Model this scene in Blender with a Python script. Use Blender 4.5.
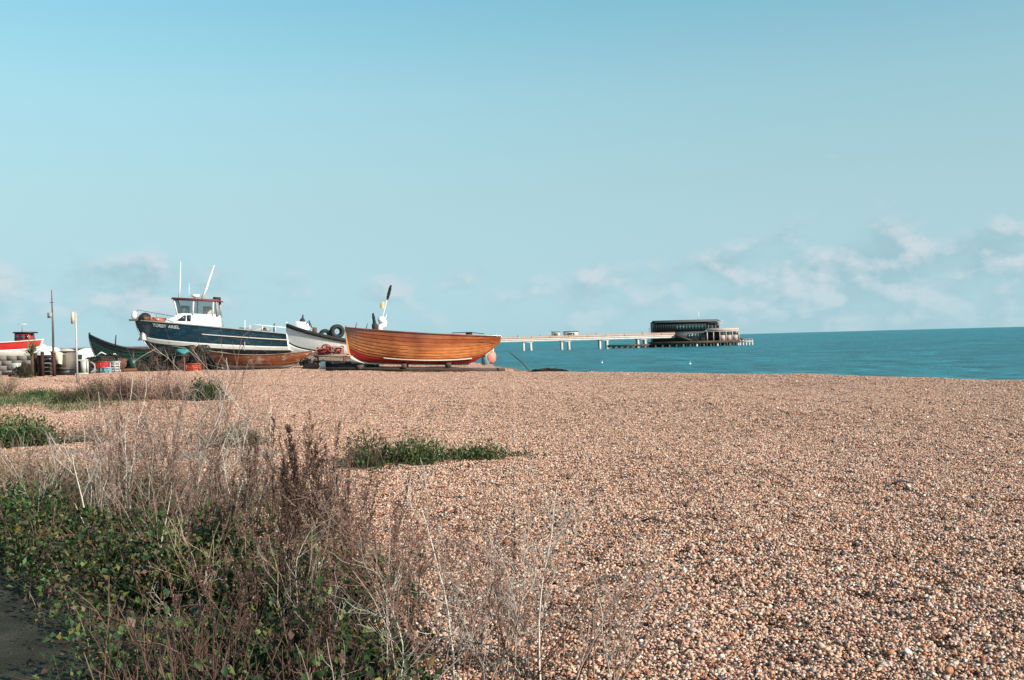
import bpy, math, random
import numpy as np
from mathutils import Vector, Matrix

for o in list(bpy.data.objects):
    bpy.data.objects.remove(o)
SC = bpy.context.scene
COL = SC.collection
R = math.radians
random.seed(11)
RNG = np.random.default_rng(11)

# ------------------------------------------------------------------ camera
CAM_Z = 1.70
ROLL = R(1.5)
cam_d = bpy.data.cameras.new('camera')
cam_d.lens = 35.0
cam_d.sensor_width = 36.0
cam_d.clip_start = 0.05
cam_d.clip_end = 100000.0
cam = bpy.data.objects.new('camera', cam_d)
cam.location = (0, 0, CAM_Z)
cam.rotation_euler = (R(90), ROLL, 0)
COL.objects.link(cam)
SC.camera = cam

# ------------------------------------------------------------------ sky and sun
SUN_DIR = Vector((0.80, -0.60, 0.0)).normalized()
SUN_EL = R(27)
SUN_DIR = Vector((SUN_DIR.x * math.cos(SUN_EL), SUN_DIR.y * math.cos(SUN_EL), math.sin(SUN_EL)))
world = bpy.data.worlds.new('World')
SC.world = world
world.use_nodes = True
wt = world.node_tree
for n in list(wt.nodes):
    wt.nodes.remove(n)


def N(t, kind, **kw):
    n = t.nodes.new(kind)
    for k, v in kw.items():
        setattr(n, k, v)
    return n


def L(t, a, b):
    t.links.new(a, b)


def math_node(t, op, a, b=None, c=None, clamp=False):
    n = N(t, 'ShaderNodeMath', operation=op)
    n.use_clamp = clamp
    for i, v in enumerate((a, b, c)):
        if v is None:
            continue
        if isinstance(v, (int, float)):
            n.inputs[i].default_value = v
        else:
            L(t, v, n.inputs[i])
    return n.outputs[0]


def ramp(t, fac, stops, interp='LINEAR'):
    n = N(t, 'ShaderNodeValToRGB')
    n.color_ramp.interpolation = interp
    while len(n.color_ramp.elements) < len(stops):
        n.color_ramp.elements.new(0.5)
    for e, (p, c) in zip(n.color_ramp.elements, stops):
        e.position = p
        e.color = (c[0], c[1], c[2], 1) if not isinstance(c, (int, float)) else (c, c, c, 1)
    L(t, fac, n.inputs['Fac'])
    return n.outputs['Color']


def mixc(t, fac, a, b, blend='MIX'):
    n = N(t, 'ShaderNodeMix', data_type='RGBA', blend_type=blend)
    if isinstance(fac, (int, float)):
        n.inputs[0].default_value = fac
    else:
        L(t, fac, n.inputs[0])
    for v, s in ((a, n.inputs[6]), (b, n.inputs[7])):
        if isinstance(v, (tuple, list)):
            s.default_value = (v[0], v[1], v[2], 1)
        else:
            L(t, v, s)
    return n.outputs[2]


sky = N(wt, 'ShaderNodeTexSky', sky_type='NISHITA')
sky.sun_disc = False
sky.sun_elevation = SUN_EL
sky.sun_rotation = math.atan2(SUN_DIR.x, SUN_DIR.y)
sky.altitude = 0
sky.air_density = 1.0
sky.dust_density = 0.6
sky.ozone_density = 1.6
# the clear, slightly teal air of the photograph: one tint per height above the horizon, the same all round
_tc0 = N(wt, 'ShaderNodeTexCoord')
_sp0 = N(wt, 'ShaderNodeSeparateXYZ')
L(wt, _tc0.outputs['Generated'], _sp0.inputs[0])
tint = ramp(wt, _sp0.outputs[2], [(0.0, (0.335, 0.54, 0.85)), (0.02, (0.335, 0.53, 0.78)), (0.075, (0.43, 0.53, 0.575)), (0.14, (0.59, 0.657, 0.578)), (0.235, (0.71, 0.90, 0.72)), (0.32, (0.65, 1.0, 0.83))])
skyc = mixc(wt, 1.0, sky.outputs[0], tint, 'MULTIPLY')
# low cumulus banks along the whole horizon
tc = N(wt, 'ShaderNodeTexCoord')
sep = N(wt, 'ShaderNodeSeparateXYZ')
L(wt, tc.outputs['Generated'], sep.inputs[0])
az = math_node(wt, 'ARCTAN2', sep.outputs[0], sep.outputs[1])
el = math_node(wt, 'ARCSINE', sep.outputs[2])
# thin milky haze low down, the same all round
veil = N(wt, 'ShaderNodeMapRange', interpolation_type='SMOOTHSTEP')
L(wt, el, veil.inputs[0])
veil.inputs[1].default_value = 0.0
veil.inputs[2].default_value = 0.44
veil.inputs[3].default_value = 0.82
veil.inputs[4].default_value = 0.0
skyc = mixc(wt, veil.outputs[0], skyc, (2.24, 3.42, 3.78))


def cloud_noise(daz, dele, detail, sx, sy, seed, rough=0.52):
    a = math_node(wt, 'MULTIPLY', math_node(wt, 'ADD', az, daz), sx)
    e = math_node(wt, 'MULTIPLY', math_node(wt, 'ADD', el, dele), sy)
    cb = N(wt, 'ShaderNodeCombineXYZ')
    L(wt, a, cb.inputs[0])
    L(wt, e, cb.inputs[1])
    cb.inputs[2].default_value = seed
    nz = N(wt, 'ShaderNodeTexNoise')
    nz.inputs['Scale'].default_value = 1.0
    nz.inputs['Detail'].default_value = detail
    nz.inputs['Roughness'].default_value = rough
    L(wt, cb.outputs[0], nz.inputs['Vector'])
    return nz.outputs['Fac']


CS = 27.2
c1 = cloud_noise(-0.19, 0, 7, 19.0, 29.0, CS)
c2 = cloud_noise(-0.18, 0.012, 7, 19.0, 29.0, CS)       # the same field a little towards the sun
cb_ = cloud_noise(-0.19, 0, 2, 3.0, 3.0, 8.8)                 # banks
lowm = N(wt, 'ShaderNodeMapRange', interpolation_type='SMOOTHSTEP')   # cloud tops all end at one height
L(wt, el, lowm.inputs[0])
lowm.inputs[1].default_value = 0.060
lowm.inputs[2].default_value = 0.125
lowm.inputs[3].default_value = 0.13
lowm.inputs[4].default_value = -0.30
cov = math_node(wt, 'ADD', c1, math_node(wt, 'MULTIPLY', math_node(wt, 'SUBTRACT', cb_, 0.5), 0.9))
cov = math_node(wt, 'ADD', cov, lowm.outputs[0])
dens = N(wt, 'ShaderNodeMapRange', interpolation_type='SMOOTHSTEP')
L(wt, cov, dens.inputs[0])
dens.inputs[1].default_value = 0.46
dens.inputs[2].default_value = 0.80
fade = N(wt, 'ShaderNodeMapRange', interpolation_type='SMOOTHSTEP')
L(wt, el, fade.inputs[0])
fade.inputs[1].default_value = 0.0
fade.inputs[2].default_value = 0.07
fade.inputs[3].default_value = 0.30
fade.inputs[4].default_value = 0.82
dfac = math_node(wt, 'MULTIPLY', dens.outputs[0], fade.outputs[0])
lit = math_node(wt, 'MULTIPLY_ADD', math_node(wt, 'SUBTRACT', c1, c2), 6.0, 0.34, clamp=True)
cloudc = mixc(wt, lit, (1.74, 2.72, 3.10), (3.20, 3.54, 3.78))
skyc2 = mixc(wt, dfac, skyc, cloudc)
bg = N(wt, 'ShaderNodeBackground')
bg.inputs['Strength'].default_value = 0.15
L(wt, skyc2, bg.inputs['Color'])
wo = N(wt, 'ShaderNodeOutputWorld')
L(wt, bg.outputs[0], wo.inputs[0])

sun_d = bpy.data.lights.new('sun', 'SUN')
sun_d.energy = 5.0
sun_d.angle = R(0.53)
sun_d.color = (1.0, 0.90, 0.78)
sun = bpy.data.objects.new('sun', sun_d)
sun.rotation_euler = SUN_DIR.to_track_quat('Z', 'Y').to_euler()
sun.location = (30, -30, 40)
COL.objects.link(sun)

SC.view_settings.view_transform = 'Standard'
SC.view_settings.look = 'None'
SC.view_settings.exposure = 0.42
SC.view_settings.gamma = 1.0
SC.view_settings.use_curve_mapping = False
SC.render.engine = 'CYCLES'
SC.cycles.max_bounces = 6
SC.cycles.transparent_max_bounces = 8

SEA_Z = CAM_Z - 4.2
FPX = 1024 * 35 / 36.0
_r = Vector((math.cos(ROLL), 0, -math.sin(ROLL)))
_u = Vector((math.sin(ROLL), 0, math.cos(ROLL)))


def at(px, py, y):
    """a point of the place at depth y, from where the photograph shows it"""
    v = Vector((0, 1, 0)) + _r * ((px - 512) / FPX) + _u * ((340 - py) / FPX)
    return Vector((0, 0, CAM_Z)) + v * y


# ------------------------------------------------------------------ materials
MATS = {}


def base_mat(name):
    m = bpy.data.materials.new(name)
    m.use_nodes = True
    t = m.node_tree
    b = t.nodes['Principled BSDF']
    return m, t, b


def mat(name, col, rough=0.6, vary=0.25, scale=3.0, bump=0.0, metal=0.0, spec=0.5, dirt=None, dirt_amt=0.35, stretch=(1, 1, 1), coat=0.0, bscale=None):
    if name in MATS:
        return MATS[name]
    m, t, b = base_mat(name)
    co = N(t, 'ShaderNodeTexCoord')
    mp = N(t, 'ShaderNodeMapping')
    mp.inputs['Scale'].default_value = stretch
    L(t, co.outputs['Object'], mp.inputs[0])
    nz = N(t, 'ShaderNodeTexNoise')
    nz.inputs['Scale'].default_value = scale
    nz.inputs['Detail'].default_value = 8
    nz.inputs['Roughness'].default_value = 0.62
    L(t, mp.outputs[0], nz.inputs['Vector'])
    lo = tuple(c * (1 - vary) for c in col)
    hi = tuple(min(1, c * (1 + vary)) for c in col)
    c = ramp(t, nz.outputs['Fac'], [(0.3, lo), (0.7, hi)])
    if dirt:
        n2_ = N(t, 'ShaderNodeTexNoise')
        n2_.inputs['Scale'].default_value = scale * 2.7
        n2_.inputs['Detail'].default_value = 10
        n2_.inputs['Roughness'].default_value = 0.7
        L(t, mp.outputs[0], n2_.inputs['Vector'])
        f = ramp(t, n2_.outputs['Fac'], [(0.5, 0.0), (0.72, dirt_amt)])
        c = mixc(t, f, c, dirt)
    oi = N(t, 'ShaderNodeObjectInfo')
    c = mixc(t, math_node(t, 'MULTIPLY', oi.outputs['Random'], 0.22), c, tuple(x * 0.55 for x in col))
    L(t, c, b.inputs['Base Color'])
    b.inputs['Metallic'].default_value = metal
    b.inputs['Specular IOR Level'].default_value = spec
    if coat:
        b.inputs['Coat Weight'].default_value = coat
        b.inputs['Coat Roughness'].default_value = 0.18
    rr = math_node(t, 'MULTIPLY_ADD', nz.outputs['Fac'], 0.3, rough - 0.15, clamp=True)
    L(t, rr, b.inputs['Roughness'])
    if bump:
        nb = N(t, 'ShaderNodeTexNoise')
        nb.inputs['Scale'].default_value = bscale or scale * 8
        nb.inputs['Detail'].default_value = 6
        L(t, mp.outputs[0], nb.inputs['Vector'])
        bp = N(t, 'ShaderNodeBump')
        bp.inputs['Strength'].default_value = bump
        bp.inputs['Distance'].default_value = 0.02
        L(t, nb.outputs['Fac'], bp.inputs['Height'])
        L(t, bp.outputs[0], b.inputs['Normal'])
    MATS[name] = m
    return m


def vmat(name, rough=0.7, transl=0.0, spec=0.3, bump=0.0, bscale=60):
    """colour read from each piece's own colour attribute"""
    m, t, b = base_mat(name)
    at_ = N(t, 'ShaderNodeAttribute')
    at_.attribute_name = 'Col'
    co = N(t, 'ShaderNodeTexCoord')
    nz = N(t, 'ShaderNodeTexNoise')
    nz.inputs['Scale'].default_value = bscale
    nz.inputs['Detail'].default_value = 4
    L(t, co.outputs['Object'], nz.inputs['Vector'])
    c = mixc(t, 0.5, at_.outputs['Color'], ramp(t, nz.outputs['Fac'], [(0.3, 0.55), (0.7, 1.35)]), 'MULTIPLY')
    L(t, c, b.inputs['Base Color'])
    b.inputs['Roughness'].default_value = rough
    b.inputs['Specular IOR Level'].default_value = spec
    if bump:
        bp = N(t, 'ShaderNodeBump')
        bp.inputs['Strength'].default_value = bump
        bp.inputs['Distance'].default_value = 0.003
        L(t, nz.outputs['Fac'], bp.inputs['Height'])
        L(t, bp.outputs[0], b.inputs['Normal'])
    if transl:
        tr = N(t, 'ShaderNodeBsdfTranslucent')
        L(t, c, tr.inputs['Color'])
        mx = N(t, 'ShaderNodeMixShader')
        mx.inputs[0].default_value = transl
        L(t, b.outputs[0], mx.inputs[1])
        L(t, tr.outputs[0], mx.inputs[2])
        L(t, mx.outputs[0], t.nodes['Material Output'].inputs['Surface'])
    MATS[name] = m
    return m


def wood(name, dark, light, rough=0.35, coat=0.5, wear=None, wear_at=0.66, gscale=1.0):
    m, t, b = base_mat(name)
    co = N(t, 'ShaderNodeTexCoord')
    oi = N(t, 'ShaderNodeObjectInfo')
    ad = N(t, 'ShaderNodeVectorMath', operation='ADD')
    L(t, co.outputs['Object'], ad.inputs[0])
    cb = N(t, 'ShaderNodeCombineXYZ')
    L(t, math_node(t, 'MULTIPLY', oi.outputs['Random'], 37.0), cb.inputs[0])
    L(t, cb.outputs[0], ad.inputs[1])
    mp = N(t, 'ShaderNodeMapping')
    mp.inputs['Scale'].default_value = (0.5 * gscale, 9 * gscale, 16 * gscale)
    L(t, ad.outputs[0], mp.inputs[0])
    nz = N(t, 'ShaderNodeTexNoise')
    nz.inputs['Scale'].default_value = 1.6
    nz.inputs['Detail'].default_value = 9
    nz.inputs['Roughness'].default_value = 0.6
    L(t, mp.outputs[0], nz.inputs['Vector'])
    c = ramp(t, nz.outputs['Fac'], [(0.28, dark), (0.72, light)])
    c = mixc(t, math_node(t, 'MULTIPLY', oi.outputs['Random'], 0.9), c, (dark[0] * 0.78, dark[1] * 0.62, dark[2] * 0.6))
    nl = N(t, 'ShaderNodeTexNoise')
    nl.inputs['Scale'].default_value = 0.9
    nl.inputs['Detail'].default_value = 7
    L(t, co.outputs['Object'], nl.inputs['Vector'])
    c = mixc(t, 0.8, c, ramp(t, nl.outputs['Fac'], [(0.35, (0.45, 0.36, 0.34)), (0.6, (1.1, 1.1, 1.1))]), 'MULTIPLY')
    if wear:
        nw = N(t, 'ShaderNodeTexNoise')
        nw.inputs['Scale'].default_value = 2.2
        nw.inputs['Detail'].default_value = 12
        nw.inputs['Roughness'].default_value = 0.72
        L(t, co.outputs['Object'], nw.inputs['Vector'])
        f = ramp(t, nw.outputs['Fac'], [(wear_at - 0.08, 0.0), (wear_at + 0.10, 0.75)])
        c = mixc(t, f, c, wear)
    L(t, c, b.inputs['Base Color'])
    L(t, math_node(t, 'MULTIPLY_ADD', nz.outputs['Fac'], 0.25, rough - 0.1), b.inputs['Roughness'])
    b.inputs['Coat Weight'].default_value = coat
    b.inputs['Coat Roughness'].default_value = 0.14
    bp = N(t, 'ShaderNodeBump')
    bp.inputs['Strength'].default_value = 0.25
    bp.inputs['Distance'].default_value = 0.006
    L(t, nz.outputs['Fac'], bp.inputs['Height'])
    L(t, bp.outputs[0], b.inputs['Normal'])
    MATS[name] = m
    return m


M_VARN = wood('varnished_wood', (0.31, 0.080, 0.026), (0.76, 0.285, 0.095), rough=0.20, coat=1.0)
M_VARN2 = wood('weathered_varnish', (0.19, 0.048, 0.016), (0.46, 0.15, 0.045), rough=0.45, coat=0.35, wear=(0.66, 0.60, 0.52), wear_at=0.62)
M_RED = mat('red_bottom_paint', (0.42, 0.025, 0.018), 0.45, 0.2, 2, dirt=(0.2, 0.05, 0.03))
M_CREAM = mat('cream_paint', (0.68, 0.60, 0.50), 0.45, 0.08, 3, dirt=(0.35, 0.28, 0.2), dirt_amt=0.4)
M_WHITE = mat('white_paint', (0.84, 0.83, 0.80), 0.4, 0.05, 2, dirt=(0.50, 0.42, 0.33), dirt_amt=0.4)
M_DULLW = mat('dull_white_plastic', (0.50, 0.49, 0.46), 0.6, 0.12, 3, dirt=(0.2, 0.17, 0.13), dirt_amt=0.7)
M_WHITE2 = mat('white_gelcoat', (0.80, 0.80, 0.79), 0.28, 0.04, 2, dirt=(0.5, 0.46, 0.4), dirt_amt=0.25)
M_NAVY = mat('navy_paint', (0.010, 0.045, 0.075), 0.25, 0.35, 1.4, dirt=(0.06, 0.16, 0.20), dirt_amt=0.6, stretch=(0.5, 1, 1.6), coat=0.4)
M_GREEN = mat('dark_green_paint', (0.012, 0.05, 0.045), 0.4, 0.3, 2, dirt=(0.1, 0.1, 0.08))
M_BLACK = mat('black_paint', (0.013, 0.014, 0.016), 0.5, 0.3, 3, dirt=(0.09, 0.08, 0.07))
M_RUBBER = mat('black_rubber', (0.016, 0.016, 0.017), 0.75, 0.3, 5, bump=0.3, dirt=(0.10, 0.09, 0.08))
M_REDP = mat('red_cabin_paint', (0.30, 0.018, 0.02), 0.4, 0.2, 2, dirt=(0.1, 0.03, 0.03))
M_ROOFR = mat('faded_red_roof', (0.20, 0.05, 0.045), 0.6, 0.2, 2, dirt=(0.1, 0.06, 0.05))
M_REDB = mat('bright_red_paint', (0.58, 0.035, 0.028), 0.45, 0.15, 2, dirt=(0.25, 0.05, 0.04))
M_GREYP = mat('grey_paint', (0.30, 0.31, 0.31), 0.55, 0.2, 3, dirt=(0.15, 0.13, 0.11))
M_STEEL = mat('galvanised_steel', (0.46, 0.47, 0.48), 0.42, 0.15, 6, metal=0.7, dirt=(0.2, 0.1, 0.05))
M_RUST = mat('rusty_steel', (0.13, 0.055, 0.03), 0.8, 0.45, 6, bump=0.4, dirt=(0.03, 0.02, 0.015))
M_TIMBER = wood('old_timber', (0.07, 0.052, 0.04), (0.17, 0.13, 0.10), rough=0.85, coat=0)
M_TIMBERL = wood('pale_timber', (0.26, 0.21, 0.16), (0.42, 0.35, 0.27), rough=0.85, coat=0)
M_REDPOST = wood('red_brown_post', (0.065, 0.018, 0.015), (0.14, 0.036, 0.028), rough=0.75, coat=0)
M_CONC = mat('pier_concrete', (0.50, 0.485, 0.46), 0.85, 0.12, 0.6, bump=0.2, dirt=(0.33, 0.28, 0.23), dirt_amt=0.45)
M_PIERRAIL = mat('pier_rail_paint', (0.36, 0.235, 0.19), 0.7, 0.15, 0.6)
M_PIERDARK = mat('dark_cladding', (0.012, 0.021, 0.023), 0.6, 0.3, 1.2, stretch=(6, 6, 0.3))
M_PIERPINK = mat('weathered_larch', (0.46, 0.35, 0.325), 0.75, 0.2, 1.0, stretch=(5, 5, 0.4))
M_ROOF = mat('roof_sheet', (0.10, 0.095, 0.095), 0.5, 0.15, 1.0)
M_BLOCK = mat('block_concrete', (0.19, 0.165, 0.145), 0.9, 0.2, 4, bump=0.4, dirt=(0.15, 0.13, 0.1))
M_TARP = mat('cream_canvas', (0.58, 0.52, 0.43), 0.85, 0.15, 3, bump=0.3, dirt=(0.3, 0.24, 0.18))
M_TEAL = mat('teal_tarpaulin', (0.03, 0.20, 0.21), 0.6, 0.25, 4, bump=0.4)
M_ORANGE = mat('orange_crate_plastic', (0.42, 0.065, 0.035), 0.5, 0.2, 4)
M_PINK = mat('faded_buoy_vinyl', (0.80, 0.24, 0.17), 0.5, 0.1, 2, dirt=(0.4, 0.16, 0.12))
M_SACK = mat('brown_sacking', (0.16, 0.07, 0.055), 0.95, 0.3, 8, bump=0.6)
M_NET = vmat('netting', 0.9, spec=0.1, bscale=30)
M_VEG = vmat('dry_stem', 0.85, 0.0, 0.15, bscale=40)
M_LEAF = vmat('leaf', 0.55, 0.30, 0.35, bscale=25)
M_YELLOW = mat('yellow_cloth', (0.56, 0.48, 0.24), 0.8, 0.15, 5)
M_CLOTHK = mat('black_cloth', (0.012, 0.014, 0.018), 0.9, 0.3, 5)
M_BLUE = mat('pale_blue_plastic', (0.22, 0.42, 0.48), 0.5, 0.15, 4)


def glass(name, col, rough=0.06):
    m, t, b = base_mat(name)
    b.inputs['Base Color'].default_value = (*col, 1)
    b.inputs['Roughness'].default_value = rough
    b.inputs['Specular IOR Level'].default_value = 0.8
    MATS[name] = m
    return m


def clear_glass(name):
    m, t, b = base_mat(name)
    t.nodes.remove(b)
    tr = N(t, 'ShaderNodeBsdfTransparent')
    tr.inputs[0].default_value = (0.62, 0.66, 0.66, 1)
    gl = N(t, 'ShaderNodeBsdfGlossy')
    gl.inputs['Roughness'].default_value = 0.03
    mx = N(t, 'ShaderNodeMixShader')
    mx.inputs[0].default_value = 0.16
    L(t, tr.outputs[0], mx.inputs[1])
    L(t, gl.outputs[0], mx.inputs[2])
    L(t, mx.outputs[0], t.nodes['Material Output'].inputs['Surface'])
    return m


M_GLASS = glass('dark_glass', (0.02, 0.035, 0.04))
M_GLASSP = glass('pier_glass', (0.02, 0.06, 0.065), 0.12)
M_CLEAR = clear_glass('cabin_glass')


# ------------------------------------------------------------------ mesh builder
class MB:
    def __init__(self):
        self.v, self.f, self.c, self.n = [], [], [], 0
        self.col = (0.5, 0.5, 0.5)
        self.smooth = False

    def add(self, verts, faces, col=None):
        verts = np.asarray(verts, dtype=np.float64).reshape(-1, 3)
        b = self.n
        self.v.append(verts)
        self.f.extend([[i + b for i in q] for q in faces])
        self.c.append(np.tile(np.array(col or self.col), (len(verts), 1)))
        self.n += len(verts)

    def addnp(self, verts, faces, cols):
        """many same-size faces at once; faces (n,k) relative"""
        b = self.n
        self.v.append(np.asarray(verts).reshape(-1, 3))
        self.f.extend((np.asarray(faces) + b).tolist())
        self.c.append(np.asarray(cols).reshape(-1, 3))
        self.n += len(self.v[-1])

    def box(self, c, s, rot=None, taper=1.0, col=None):
        x, y, z = s[0] / 2, s[1] / 2, s[2] / 2
        v = [(-x, -y, -z), (x, -y, -z), (x, y, -z), (-x, y, -z),
             (-x * taper, -y * taper, z), (x * taper, -y * taper, z), (x * taper, y * taper, z), (-x * taper, y * taper, z)]
        v = [Vector(p) for p in v]
        if rot is not None:
            v = [rot @ p for p in v]
        v = [p + Vector(c) for p in v]
        self.add(v, [(0, 3, 2, 1), (4, 5, 6, 7), (0, 1, 5, 4), (1, 2, 6, 5), (2, 3, 7, 6), (3, 0, 4, 7)], col)
        return self

    def bar(self, a, b, w, h=None, col=None):
        a, b = Vector(a), Vector(b)
        d = b - a
        q = d.to_track_quat('X', 'Z').to_matrix()
        return self.box((a + b) / 2, (d.length, w, h or w), q, col=col)

    def tube(self, pts, r, n=6, col=None, caps=True):
        pts = np.asarray([tuple(p) for p in pts], dtype=float)
        k = len(pts)
        r = np.broadcast_to(np.asarray(r, dtype=float), (k,))
        t = np.empty_like(pts)
        t[1:-1] = pts[2:] - pts[:-2]
        t[0] = pts[1] - pts[0]
        t[-1] = pts[-1] - pts[-2]
        t /= np.linalg.norm(t, axis=1)[:, None] + 1e-12
        ref = np.array([0.31, 0.83, 0.46]) if abs(t[0, 2]) > 0.7 else np.array([0.05, 0.1, 1.0])
        s = np.cross(t, ref)
        s /= np.linalg.norm(s, axis=1)[:, None] + 1e-12
        w = np.cross(t, s)
        a = np.arange(n) * 2 * math.pi / n
        ring = pts[:, None, :] + r[:, None, None] * (np.cos(a)[None, :, None] * s[:, None, :] + np.sin(a)[None, :, None] * w[:, None, :])
        f = []
        for i in range(k - 1):
            for j in range(n):
                j2 = (j + 1) % n
                f.append((i * n + j, i * n + j2, (i + 1) * n + j2, (i + 1) * n + j))
        if caps:
            f.append(tuple(range(n))[::-1])
            f.append(tuple((k - 1) * n + j for j in range(n)))
        self.add(ring.reshape(-1, 3), f, col)
        return self

    def lathe(self, prof, c=(0, 0, 0), n=16, rot=None, col=None):
        v, f = [], []
        k = len(prof)
        for (r, z) in prof:
            for j in range(n):
                a = 2 * math.pi * j / n
                p = Vector((r * math.cos(a), r * math.sin(a), z))
                if rot is not None:
                    p = rot @ p
                v.append(p + Vector(c))
        for i in range(k - 1):
            for j in range(n):
                j2 = (j + 1) % n
                f.append((i * n + j, i * n + j2, (i + 1) * n + j2, (i + 1) * n + j))
        f.append(tuple(range(n))[::-1])
        f.append(tuple((k - 1) * n + j for j in range(n)))
        self.add(v, f, col)
        return self

    def torus(self, c, R_, r, rot=None, n=18, m=8, col=None):
        v, f = [], []
        for i in range(n):
            a = 2 * math.pi * i / n
            for j in range(m):
                b = 2 * math.pi * j / m
                p = Vector(((R_ + r * math.cos(b)) * math.cos(a), (R_ + r * math.cos(b)) * math.sin(a), r * math.sin(b)))
                if rot is not None:
                    p = rot @ p
                v.append(p + Vector(c))
        for i in range(n):
            for j in range(m):
                f.append((i * m + j, ((i + 1) % n) * m + j, ((i + 1) % n) * m + (j + 1) % m, i * m + (j + 1) % m))
        self.add(v, f, col)
        return self

    def blob(self, c, s, seed=0, amp=0.18, nu=14, nv=9, col=None, flat=False):
        """lumpy closed mound / sack"""
        rr = random.Random(seed)
        ph = [rr.uniform(0, 6.28) for _ in range(9)]
        v, f = [], []
        for i in range(nv + 1):
            th = math.pi * i / nv
            for j in range(nu):
                a = 2 * math.pi * j / nu
                d = 1 + amp * (math.sin(2 * a + ph[0] + 2 * th) + 0.7 * math.sin(3 * a + ph[1] - 3 * th) + 0.6 * math.sin(5 * a + ph[2]) * math.sin(4 * th + ph[3])) * math.sin(th)
                z = math.cos(th)
                if flat and z < 0:
                    z *= 0.25
                v.append((c[0] + s[0] * d * math.sin(th) * math.cos(a), c[1] + s[1] * d * math.sin(th) * math.sin(a), c[2] + s[2] * z * d))
        for i in range(nv):
            for j in range(nu):
                j2 = (j + 1) % nu
                f.append((i * nu + j, (i + 1) * nu + j, (i + 1) * nu + j2, i * nu + j2))
        self.add(v, f, col)
        return self

    def grid(self, P, closed=False, col=None):
        """P[i][j] points -> quad sheet"""
        k, m = len(P), len(P[0])
        v = [p for row in P for p in row]
        f = []
        for i in range(k - 1):
            for j in range(m - 1):
                f.append((i * m + j, i * m + j + 1, (i + 1) * m + j + 1, (i + 1) * m + j))
        self.add(v, f, col)
        return self

    def build(self, name, m, parent=None, smooth=False, attr=False, loc=None):
        me = bpy.data.meshes.new(name)
        V = np.concatenate(self.v) if self.v else np.zeros((0, 3))
        me.vertices.add(len(V))
        me.vertices.foreach_set('co', V.ravel())
        tot = np.array([len(q) for q in self.f], dtype=np.int32)
        flat = np.fromiter((i for q in self.f for i in q), dtype=np.int32, count=int(tot.sum()))
        me.loops.add(len(flat))
        me.loops.foreach_set('vertex_index', flat)
        me.polygons.add(len(tot))
        st = np.zeros(len(tot), dtype=np.int32)
        st[1:] = np.cumsum(tot)[:-1]
        me.polygons.foreach_set('loop_start', st)
        me.polygons.foreach_set('loop_total', tot)
        if smooth:
            me.polygons.foreach_set('use_smooth', np.ones(len(tot), dtype=bool))
        me.update(calc_edges=True)
        me.validate()
        if attr:
            ca = me.color_attributes.new('Col', 'FLOAT_COLOR', 'POINT')
            C = np.concatenate(self.c)
            ca.data.foreach_set('color', np.concatenate([C, np.ones((len(C), 1))], axis=1).astype(np.float32).ravel())
        me.materials.append(m)
        o = bpy.data.objects.new(name, me)
        if loc is not None:
            o.location = loc
        if parent is not None:
            o.parent = parent
        COL.objects.link(o)
        return o


def tag(o, label=None, cat=None, group=None, kind=None):
    if label:
        o['label'] = label
    if cat:
        o['category'] = cat
    if group:
        o['group'] = group
    if kind:
        o['kind'] = kind
    return o


def thing(name, label, cat, loc=(0, 0, 0), rz=0.0, group=None, rx=0.0, ry=0.0):
    o = bpy.data.objects.new(name, None)
    o.empty_display_size = 0.2
    o.location = loc
    o.rotation_euler = (rx, ry, rz)
    COL.objects.link(o)
    return tag(o, label, cat, group)


def copy_tree(o, parent=None):
    c = o.copy()
    COL.objects.link(c)
    c.parent = parent
    for ch in list(o.children):
        copy_tree(ch, c)
    return c


def RX(a): return Matrix.Rotation(a, 3, 'X')
def RY(a): return Matrix.Rotation(a, 3, 'Y')
def RZ(a): return Matrix.Rotation(a, 3, 'Z')


# ------------------------------------------------------------------ the ground
NRM = (0.764, 0.645)
UDR = (-0.645, 0.764)
A0 = (12.9, 25.2)


def sstep(a, b, x):
    t = np.clip((x - a) / (b - a), 0, 1)
    return t * t * (3 - 2 * t)


def _vn(x, y, k):
    return (np.sin(x * 1.0 * k + 1.3 + 1.7 * np.sin(y * 0.63 * k + 0.4)) * np.sin(y * 0.87 * k + 2.1 + 1.3 * np.sin(x * 0.71 * k + 3.3)))


def ground(x, y):
    x = np.asarray(x, dtype=float)
    y = np.asarray(y, dtype=float)
    s = NRM[0] * (x - A0[0]) + NRM[1] * (y - A0[1])
    t = UDR[0] * (x - A0[0]) + UDR[1] * (y - A0[1])
    s = s - 4.0 * sstep(24, 31, t)
    s2 = x + 45
    s = np.where(y > 40, np.minimum(s, s2 + 0 * s), s)
    crest = 0.30 + 0.10 * np.clip((t - 5) / 14, 0, 1) + 0.26 * sstep(21, 30, t)
    z = crest * sstep(1, 31, y)
    z = z + 0.030 * _vn(x, y, 0.9) * sstep(4, 9, y) + 0.010 * _vn(x + 9, y - 4, 2.1) * sstep(4, 8, y) * (1 - sstep(30, 45, y))
    z = z + 0.035 * _vn(x * 1.0, y * 1.0, 0.55) * sstep(12, 22, y) + 0.045 * np.sin(s * 0.55 + 0.8 * np.sin(t * 0.21)) * sstep(8, 16, y) * sstep(-24, -14, s) * (1 - sstep(20, 26, t))
    d = np.clip(s + 0.5, 0, None)
    drop = np.where(d < 5, d * d * 0.016, 0.4 + (d - 5) * 0.16)
    z = z - np.minimum(drop, 6.0 + crest)
    return z


def gz(x, y):
    return float(ground(x, y))


def gsit(px, py, y):
    """plan position of something seen at a pixel column, standing on the ground at depth y"""
    p = at(px, py, y)
    return (p.x, y, gz(p.x, y))


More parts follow.
